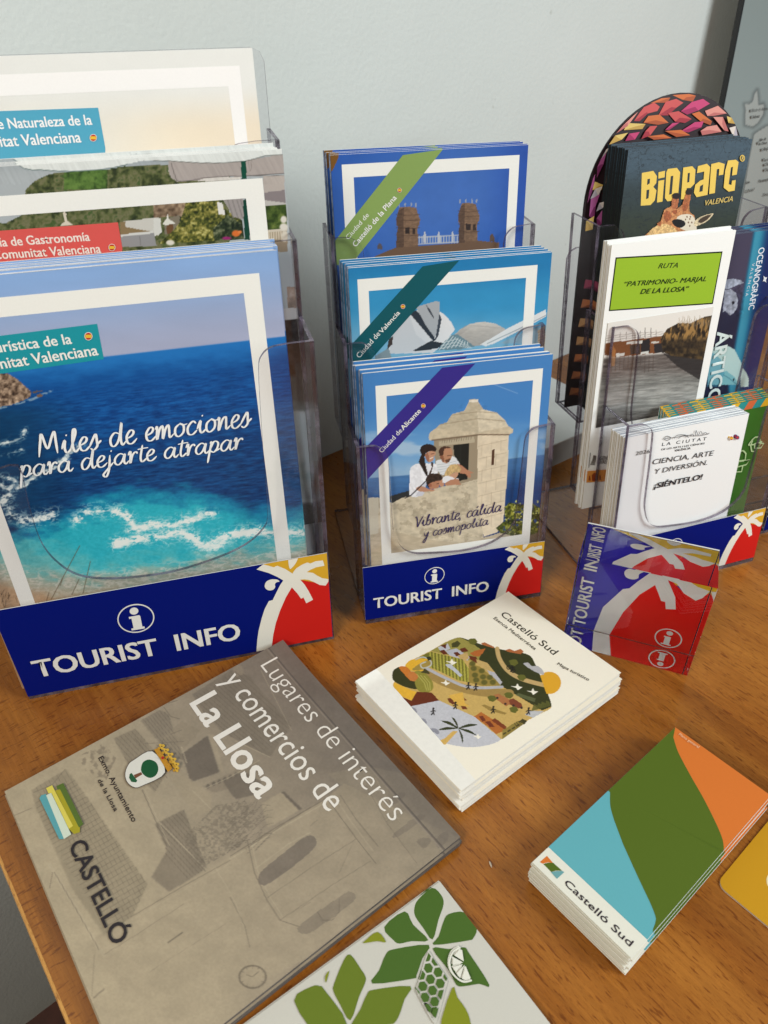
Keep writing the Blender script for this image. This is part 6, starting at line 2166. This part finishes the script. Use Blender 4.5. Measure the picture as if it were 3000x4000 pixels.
for k in range(3):
    cv.line(Zm([(370 + 30 * k, 590 + 8 * k), (430 + 22 * k, 660), (450 + 14 * k, 720)]), 3, (178, 170, 90))
P(smooth([(300, 580), (345, 570), (380, 610), (350, 645), (310, 630)], 4, True), (190, 118, 60))
P([(182, 650), (330, 720), (365, 730), (350, 780), (325, 800), (240, 760), (185, 690)], (222, 172, 56))
Q([(180, 690), (240, 765), (326, 802), (370, 730), (490, 740), (550, 805), (200, 870)], (102, 48, 28))
P([(430, 540), (470, 570), (475, 590), (400, 575), (420, 565)], (70, 66, 36))
# sea
Q([(200, 870), (550, 805), (830, 940), (1060, 1140), (900, 1230), (500, 1200), (200, 900)], (190, 190, 196))
for x, y in ((330, 900), (410, 990), (510, 1075)):
    P(smooth([(x - 110, y - 30), (x - 40, y - 44), (x + 20, y - 40), (x + 42, y - 5), (x + 20, y + 4), (x - 4, y - 16), (x - 28, y), (x - 10, y + 40), (x + 30, y + 70), (x - 30, y + 76), (x - 90, y + 10)], 3, True), (140, 140, 150))
Q([(180, 880), (230, 880), (330, 1000), (450, 1080), (600, 1140), (640, 1190), (400, 1120)], (146, 146, 156))
P([(560, 1160), (600, 1165), (700, 1060), (660, 1055), (600, 1110), (530, 1145)], (206, 168, 92))
for tip, w in (((565, 970), 22), ((650, 940), 18), ((860, 1010), 22), ((850, 1095), 20), ((740, 1160), 20), ((540, 1045), 20)):
    c0 = (705, 1035)
    dx, dy = tip[0] - c0[0], tip[1] - c0[1]
    L_ = math.hypot(dx, dy)
    nx, ny = -dy / L_, dx / L_
    if ny > 0:
        nx, ny = -nx, -ny
    mid = (c0[0] + dx * .55 + nx * w * .9, c0[1] + dy * .55 + ny * w * .9)
    mid2 = (c0[0] + dx * .5 + nx * w * .1, c0[1] + dy * .5 + ny * w * .1 + 6)
    P(smooth([c0, mid, tip, mid2], 4, True), (56, 60, 34))
# beach, houses, cars, small figures
for pts, c in (([(830, 940), (890, 905), (1095, 1040), (1085, 1060), (1010, 1090), (960, 1040), (850, 955)], (176, 104, 48)), ([(870, 940), (900, 935), (930, 975), (900, 985)], (112, 54, 34)), ([(920, 985), (960, 980), (1000, 1030), (960, 1030)], (112, 54, 34)),
               ([(970, 975), (1000, 955), (1095, 1030), (1080, 1055)], (120, 60, 34)), ([(615, 790), (650, 785), (685, 830), (660, 840), (630, 820)], (110, 58, 36)), ([(700, 765), (730, 760), (775, 805), (745, 812)], (110, 58, 36)), ([(715, 835), (745, 828), (780, 880), (740, 880)], (112, 58, 36)),
               ([(625, 765), (740, 740), (760, 830), (800, 860), (700, 850)], (214, 170, 76)), ([(990, 765), (1030, 755), (1130, 810), (1130, 840), (1090, 860), (1010, 800)], (168, 110, 66)), ([(1115, 805), (1150, 795), (1215, 840), (1225, 870), (1190, 880), (1120, 845)], (124, 66, 44)),
               ([(890, 850), (920, 843), (1000, 880), (1095, 915), (1080, 930), (960, 895)], (150, 124, 66)), ([(1060, 1060), (1180, 985), (1260, 975), (1230, 1010), (1060, 1135)], (140, 122, 60)),
               ([(1190, 990), (1220, 965), (1260, 985), (1240, 1010)], (64, 60, 34)), ([(1280, 900), (1400, 905), (1310, 960), (1240, 930)], (184, 184, 186))):
    P(pts, c)
for k in range(4):
    cv.line(Zm([(1155 + 18 * k, 1000 - 6 * k), (1180 + 18 * k, 1035 - 8 * k)]), 3, (84, 74, 40))
    cv.line(Zm([(1070 + 36 * k, 1090 - 22 * k), (1086 + 36 * k, 1080 - 22 * k)]), 6, (70, 62, 36))
for x, y in ((1020, 790), (1085, 840), (1150, 855), (1215, 875)):
    cv.blob(*Zm([(x, y)])[0], 5, 4.5, (60, 44, 40))
fig = (34, 30, 28)
for x, y in ((785, 690), (845, 700), (500, 895), (680, 850), (985, 890), (1270, 905), (1140, 548)):
    cv.line(Zm([(x, y - 18), (x + 4, y + 4), (x - 12, y + 24)]), 5, fig)
    cv.line(Zm([(x + 4, y + 4), (x + 10, y + 24)]), 4, fig)
    cv.line(Zm([(x - 16, y), (x + 4, y - 10), (x + 20, y - 4)]), 3.4, fig)
    cv.blob(*Zm([(x + 4, y - 26)])[0], 4, 4, fig)
for x, y in ((1112, 540), (1150, 568)):
    d = np.abs(np.hypot(cv.X - (1450 + x * .48222), (cv.Y - (2350 + y * .48222))) - 7)
    cv.fill(fig, 1 - sstep(1, 2.4, d))
for x, y, s_ in ((650, 490, 1.1), (600, 660, 1), (1180, 700, 1.1), (1305, 740, 1.1), (860, 1105, .9)):
    P([(x - 44 * s_, y - 6), (x - 10 * s_, y - 2), (x + 4 * s_, y - 26 * s_), (x + 14 * s_, y - 2), (x + 40 * s_, y + 2), (x + 4 * s_, y + 26 * s_), (x - 6 * s_, y + 10)], (236, 230, 214))
for x, y in ((820, 325), (1150, 500), (1215, 625), (975, 795), (1110, 770), (1150, 890)):
    P([(x - 36, y - 14), (x - 10, y - 26), (x + 24, y - 24), (x + 42, y + 4), (x + 14, y + 28), (x - 20, y + 18)], (98, 98, 42))
P([(890, 338), (920, 332), (1000, 372), (990, 380), (900, 352)], (168, 100, 58))
P([(1085, 398), (1120, 386), (1160, 405), (1210, 388), (1236, 408), (1210, 432), (1110, 412)], (170, 100, 56))
sun = cv.inside(Zm(ellipse(1440, 672, 95, 92, 20)))
cv.fill((216, 160, 44), (sun & ~cv.inside(Zm([(1280, 520), (1360, 590), (1420, 770), (1300, 770)]))) * 1.0)
P(smooth([(1232, 512), (1270, 502), (1300, 530), (1350, 532), (1390, 570), (1395, 605), (1340, 585), (1280, 550)], 4, True), (176, 174, 176))
P([(1165, 770), (1190, 752), (1330, 800), (1320, 830)], (110, 116, 80), .6)
for k in range(14):
    x, y = 1300 + 11 * k, 900 - 3 * k
    cv.line(Zm([(x, y), (x + 18 - k * 2, y - 50 + (k * 31 % 24))]), 4, (92, 92, 44))
cv.mottle(.05, 5, 5, 3, inb * 1.0)
pr.canvas(cv)
INK = (58, 52, 40)
for tx, q in (('Castelló Sud', [(902, 141), (1190, 366), (932, 122)]), ('Esencia Mediterránea', [(866, 162), (1088, 337), (879, 151)]), ('Mapa turístico', [(1208, 419), (1376, 514), (1220, 408)])):
    p0, p1, p2 = Zm2(q)
    pr.text(tx, p0, p1, p2, INK, .012 if tx[0] == 'C' else .006)

mp = empty('folded_map', sh.matrix(.0028))
tag(mp, 'cream folded map with a round landscape drawing, top of its stack', 'map')
link('map_cover', pr.mesh('map_cover'), M_MATT, mp, (0, -.0028, 0))


def folded_paper(name, y0, gap, jag):
    """one folded layer: closed at the left, springing open a little towards the right edge"""
    V, F = [], []
    ns = 10
    for side in (0, 1):
        for i in range(ns + 1):
            s = WM * i / ns * (1 - jag)
            y = y0 - gap * (i / ns) ** 2.1 * side + (.00018 if side == 0 else 0)
            V += [(s, y, .0006 + jag * .02), (s, y, HM_ - .0008 - jag * .03)]
    for side in (0, 1):
        o = side * (ns + 1) * 2
        for i in range(ns):
            a = o + 2 * i
            F.append((a, a + 2, a + 3, a + 1))
    F.append((0, 1, (ns + 1) * 2 + 1, (ns + 1) * 2))
    return poly_mesh(name, V, F, smooth_shade=True)


for k, (y0, gap, jag) in enumerate(((-.0003, .0006, .014), (-.0007, .0012, .004), (-.0011, .0014, .011), (-.0015, .0019, .002), (-.0019, .0020, .009), (-.0023, .0027, .0))):
    link('folded_layer', folded_paper('folded_layer', y0, gap, jag), M_PAPER_WARM, mp)
under(mp, 4, .0037, 'cream folded maps', 'cream folded map under the top one, only its layered paper edges showing', .0022, 1.3, (.0005, -.0007))

# slim leaflets with blue, green and orange curves
ua = Vector((math.cos(-.8745360186), math.sin(-.8745360186), 0))
va = Vector((-ua.y, ua.x, 0))
Ts = Vector((.2019, .32956, .0205))
WS, HS = .0695, .1501
sh = Sheet(Ts - va * HS, ua, va, .97)  # ink darkened a little to hold the shadow from the camera side
Zs, Zs2 = zoomed(1000, 2800, 1.20555), zoomed(1900, 3200, .42194)
pr = Print(sh, WS, HS, 0, 0, (216, 216, 202))
bt = sh.loc(Zs2([(575, 262)])[0])[1]
pr.rect(0, bt, WS, HS, (94, 166, 176))
green = Zs([(1147, 245), (1352, 66), (1362, 100), (1375, 130), (1410, 195), (1450, 265), (1490, 345), (1512, 400), (1515, 440), (1508, 475), (1300, 690), (1296, 655), (1280, 610), (1240, 525), (1190, 415), (1160, 335), (1148, 290)])


def trim(P):
    return [(min(max(s, .00005), WS - .00005), min(max(t, .0), HS - .00005)) for s, t in P]


gl = trim([sh.loc(p) for p in smooth(green[1:15], 4)] + [sh.loc(p) for p in smooth(green[15:] + green[:1], 4)])
gl = gl + [(.00005, sh.loc(green[0])[1]), (.00005, HS - .00005)]
pr.local(gl, (80, 100, 26))
orange = Zs([(1352, 66), (1362, 100), (1375, 130), (1410, 195), (1450, 265), (1490, 345), (1512, 400), (1515, 440), (1508, 478)])
P_ = trim([sh.loc(p) for p in smooth(orange, 4)])
P_ = [(.00005, HS - .00005)] + P_ + [(WS - .00005, P_[-1][1]), (WS - .00005, HS - .00005)]
pr.local(P_, (206, 112, 44))
corner = [(0, bt), (WS, bt), (WS, 0), (0, 0)]
pr.local([(0, 0), (WS, 0), (WS, bt), (0, bt)], (220, 219, 206))
for pts, c in (([(560, 342), (617, 408), (570, 402), (520, 415), (493, 400)], (206, 112, 44)), ([(617, 406), (700, 480), (640, 480), (600, 492), (526, 418), (570, 406)], (80, 100, 26)), ([(700, 482), (720, 494), (652, 556), (596, 494), (640, 485)], (104, 156, 160))):
    pr.poly(Zs2(pts), c)
p0, p1, p2 = Zs2([(714, 600), (1326, 1186), (755, 560)])
pr.text('Castelló Sud', p0, p1, p2, (46, 38, 46), .012)
p0, p1, p2 = Zs([(1368, 60), (1432, 104), (1372, 53)])
pr.text('Plano general', p0, p1, p2, (232, 184, 146), .01)
slim = leaflet('slim_leaflet', sh, pr, WS, HS, .0014, page=M_PAGES_LEAF, print_mat=M_MATT)
tag(slim, 'slim leaflet with blue, green and orange curves, top of its stack', 'leaflet')
under(slim, 12, .00158, 'slim leaflets with curves', 'slim leaflet lower in the stack, only its greenish white edges showing', .0011, .45)

# leaf pattern brochure at the bottom
Th = on_table((1718, 3443), .0032)
rr, ll = on_table((2150, 4000), .0032), on_table((1050, 3990), .0032)
uh = (rr - Th).normalized()
vh = Vector((-uh.y, uh.x, 0))
WH, HH = .20, .20
sh = Sheet(Th - vh * HH, uh, vh, .88)  # low gain paints in the shade falling on this near brochure
Zh = zoomed(1050, 3400, .66305)
pr = Print(sh, WH, HH, 0, 0, (206, 204, 194))
DG, MG, LG_ = (72, 104, 34), (104, 122, 30), (132, 140, 26)


def leafshape(pts, c, n=3):
    st = [sh.loc(p) for p in Zh(smooth(pts, n, True))]
    pr.local([(max(s, .0), min(t, HH - .00005)) for s, t in st], c)


for pts, c in (([(960, 103), (1015, 145), (1030, 200), (1000, 290), (965, 408), (910, 340), (862, 270), (858, 220), (880, 172)], DG),
               ([(800, 242), (850, 320), (940, 412), (840, 418), (770, 432), (735, 412), (680, 335)], DG),
               ([(1155, 244), (1190, 290), (1226, 345), (1205, 400), (1170, 415), (972, 440), (1000, 390), (1030, 300), (1060, 258)], DG),
               ([(942, 440), (905, 520), (870, 620), (845, 640), (610, 668), (650, 590), (690, 495), (740, 465)], DG),
               ([(965, 462), (1060, 465), (1150, 455), (1180, 490), (1300, 678), (1240, 670), (1150, 684), (1105, 675), (1060, 590)], DG),
               ([(480, 498), (540, 580), (570, 630), (565, 670), (530, 750), (480, 885), (420, 790), (382, 715), (385, 670), (440, 535)], MG),
               ([(833, 684), (800, 760), (770, 850), (740, 900), (700, 910), (490, 935), (540, 820), (580, 730), (620, 705)], MG),
               ([(250, 688), (300, 684), (330, 710), (460, 910), (300, 980), (150, 770)], MG),
               ([(1080, 695), (1110, 750), (1160, 820), (1185, 890), (1180, 960), (1010, 960)], LG_),
               ([(640, 365), (690, 425), (640, 420), (560, 432), (570, 415)], LG_), ([(356, 595), (345, 640), (335, 665), (333, 625)], LG_)):
    leafshape(pts, c)
leafshape([(942, 480), (975, 530), (1050, 635), (1045, 690), (1020, 790), (990, 895), (965, 895), (905, 790), (868, 710), (880, 660), (910, 560)], (206, 204, 194), 2)
dia = [(942, 484), (1050, 640), (976, 900), (868, 706)]


def clip_poly(P, C):
    """keep the part of P inside the convex outline C"""
    out = P
    ar = sum(C[i][0] * C[(i + 1) % len(C)][1] - C[(i + 1) % len(C)][0] * C[i][1] for i in range(len(C)))
    for i in range(len(C)):
        (x1, y1), (x2, y2) = C[i], C[(i + 1) % len(C)]
        f = lambda p: ((x2 - x1) * (p[1] - y1) - (y2 - y1) * (p[0] - x1)) * (1 if ar > 0 else -1)
        src, out = out, []
        for j in range(len(src)):
            p, q = src[j], src[(j + 1) % len(src)]
            fp, fq = f(p), f(q)
            if fp >= 0:
                out.append(p)
            if (fp >= 0) != (fq >= 0):
                t = fp / (fp - fq)
                out.append((p[0] + t * (q[0] - p[0]), p[1] + t * (q[1] - p[1])))
        if len(out) < 3:
            return []
    return out


la, lb = np.array((57., 25.)), np.array((12., 67.))
cell = [(la + lb) / 3, (2 * lb - la) / 3, (lb - 2 * la) / 3, -(la + lb) / 3, -(2 * lb - la) / 3, -(lb - 2 * la) / 3]
for i in range(-5, 8):
    for j in range(-4, 5):
        cc = np.array((940., 580.)) + i * lb + j * la
        pp = clip_poly([tuple(cc + .80 * q) for q in cell], dia)
        if len(pp) >= 3:
            pr.poly(Zh(pp), DG)
ow = (232, 232, 220)
pr.stroke(Zh(smooth([(1128, 462), (1085, 490), (1065, 545), (1075, 600), (1110, 645), (1150, 665), (1195, 656)], 5)), 6, ow)
for tri in ([(1122, 474), (1138, 478), (1148, 545), (1092, 510)], [(1086, 522), (1144, 552), (1082, 568)], [(1084, 580), (1144, 560), (1100, 608)], [(1106, 616), (1148, 570), (1126, 645)], [(1136, 648), (1158, 572), (1188, 645), (1160, 656)]):
    pr.poly(Zh(tri), ow)
hexb = leaflet('leaf_pattern_brochure', sh, pr, WH, HH, .0022, page=M_PAGES_LEAF, print_mat=M_SATIN)
tag(hexb, 'white brochure with green leaf shapes and a lemon slice, bottom of the photo', 'brochure')
pile(hexb, 1, .0009, 'leaf pattern brochures', 'leaf brochure just beneath the one with the lemon slice, a sliver of its edge showing', .0, .0, 0, (-.0012, .0))

# yellow card with round corners
c0 = on_table((2798, 3452), .0012)
e1 = (on_table((3000, 3641), .0012) - on_table((2830, 3500), .0012)).normalized()
e2 = Vector((-e1.y, e1.x, 0))
sh = Sheet(c0, e1, e2, .82)  # dimmed ink stands in for the shade at the front of the table
wy, hy, ry = .12, .17, .006
rc = []
for cx_, cy_, a0 in ((ry, ry, 180), (wy - ry, ry, 270), (wy - ry, hy - ry, 0), (ry, hy - ry, 90)):
    rc += [(cx_ + ry * math.cos(R(a0 + 15 * k)), cy_ + ry * math.sin(R(a0 + 15 * k))) for k in range(7)]
pr = Print(sh)
pr.local(rc, (206, 152, 26))
pr.poly(ellipse(3012, 3440, 18, 30), (236, 222, 190))
yel = leaflet('yellow_card', sh, pr, wy, hy, .0012, print_mat=M_GLOSSY, outline=rc, page=simple('card_core', (.5, .42, .3), .7))
tag(yel, 'yellow card with rounded corners, cut off at the lower right', 'card')

# pale flyers lying between the middle and right holders
fb = empty('flyer_bundle', Matrix.Translation(on_table((2205, 1800)) + Vector((0, 0, 0))) @ Matrix.Rotation(.62, 4, 'Z'))
tag(fb, 'bundle of pale grey flyers lying on the table behind the acrylic holders', 'flyers')
link('flyer_sheets', box_mesh('flyer_sheets', (-.10, 0, 0), (.09, .12, .030), [0, 1, 0, 0, 0, 0]), [page_mat('grey_flyer_edges', (.5, .49, .46), (.26, .25, .23), 60, 8), simple('pale_flyer', (.58, .58, .56), .6)], fb)
link('top_flyer', box_mesh('top_flyer', (-.105, -.003, .0302), (.086, .118, .0315)), simple('pale_flyer_top', (.66, .66, .63), .6, .3, .06, 30), fb)

# ------------------------------------------------------------------ clear block with the tourist sign behind it
BWd, BHt, BDp = .0975, .0925, .0440
bo = Vector((.14482, .42808, .0004))
by = math.atan2(-.0351, .09071)
bm_ = Matrix.Translation(bo) @ Matrix.Rotation(by, 4, 'Z')
blk = empty('acrylic_sign_block', bm_)
tag(blk, 'thick clear acrylic block showing a blue, red and white tourist sign', 'sign block')
gm, nt, b, out = new_mat('block_acrylic')
b.inputs['Base Color'].default_value = (1, 1, 1, 1)
b.inputs['Roughness'].default_value = .0
b.inputs['IOR'].default_value = 1.49
b.inputs['Transmission Weight'].default_value = 1.0
import bmesh
me = box_mesh('clear_body', (0, 0, 0), (BWd, BDp, BHt))
bmx = bmesh.new()
bmx.from_mesh(me)
bmesh.ops.bevel(bmx, geom=list(bmx.edges), offset=.00035, segments=1, affect='EDGES')
bmx.to_mesh(me)
bmx.free()
link('clear_body', me, gm, blk)
csh = Sheet((0, 0, 0), (1, 0, 0), (0, 0, 1), 1.6)
pr = Print(csh, BWd - .0008, BHt - .0008, .0004, .0004, (38, 32, 150))
mm = lambda pts: [(min(max(a * .001, .0004), BWd - .0004), min(max(c * .001, .0004), BHt - .0004)) for a, c in pts]
pr.local(mm([(20, 92.4), (97.4, 92.4), (97.4, 60), (60, 70)]), (226, 164, 40))
pr.local(mm([(33, 0), (97.4, 0), (97.4, 66), (90, 57), (80, 61), (66, 72), (58, 66), (49, 50), (40, 27)]), (206, 24, 24))
pr.local(mm([(22, 0), (25, 27.7), (36.5, 50.8), (41, 53), (46, 62), (52.5, 72), (42, 81), (31.5, 91), (37, 92.3), (47.5, 87), (56, 80), (62, 75.5), (70, 83), (79, 86), (92.6, 84), (92.6, 79), (80, 78), (73, 73.5),
             (82, 72.5), (88, 69.5), (97.4, 68), (93.6, 60), (89.7, 56), (80, 60.5), (73.5, 68), (66.5, 69.5), (75, 55), (78, 43), (71, 41), (69, 48), (66, 48), (62.7, 54.5), (58.6, 62), (49.5, 49), (41, 27.5), (35, 0)]), (238, 232, 222))
pr.local(mm(smooth([(49.5, 73.5), (46, 73), (41, 73.6), (36, 71), (34.6, 67), (37, 63), (42, 62.5), (45.5, 65), (45.5, 69)], 4, True)), (238, 232, 222))
pr.local(mm(smooth([(60, 92), (65, 92), (70, 92), (69, 89), (65, 85), (61, 88)], 4, True)), (238, 232, 222))
pr.local(mm(ellipse(79, 12, 10.4, 10.2, 0, 40)), (238, 218, 206))
pr.local(mm(ellipse(79, 12, 9.4, 9.2, 0, 40)), (206, 24, 24))
pr.local(mm(ellipse(79, 17.5, 2.5, 2.3)), (238, 218, 206))
pr.local(mm([(75.5, 13.8), (80.8, 13.8), (80.8, 5.8), (82.3, 5.8), (82.3, 4.6), (74.6, 4.6), (74.6, 5.8), (76.4, 5.8), (76.4, 12.6), (75.5, 12.6)]), (238, 218, 206))
pr.text_local('TOURIST  INFO', (.0142, .0022), (.0142, .0905), .0098, (236, 234, 240), .028)
card = link('printed_card', pr.mesh('printed_card'), M_CARD, blk, (0, BDp - .0005, 0))
link('card_backing', box_mesh('card_backing', (0, BDp + .0004, 0), (BWd, BDp + .0012, BHt)), M_PAPER, blk)

# a crumb on the bare wood
cr = on_table((1916, 3378))
import bmesh as _b
bmc = _b.new()
_b.ops.create_icosphere(bmc, subdivisions=2, radius=1.0)
for v_ in bmc.verts:
    v_.co = Vector((v_.co.x * .0006 * (1 + .2 * v_.co.y), v_.co.y * .0022, v_.co.z * .0005))
me = bpy.data.meshes.new('crumb')
bmc.to_mesh(me)
bmc.free()
crumb = link('crumb', me, simple('dry_crumb', (.52, .44, .34), .8))
crumb.matrix_world = Matrix.Translation((cr.x, cr.y, .0005)) @ Matrix.Rotation(.25, 4, 'Z')
tag(crumb, 'tiny pale crumb alone on the bare wood', 'crumb')
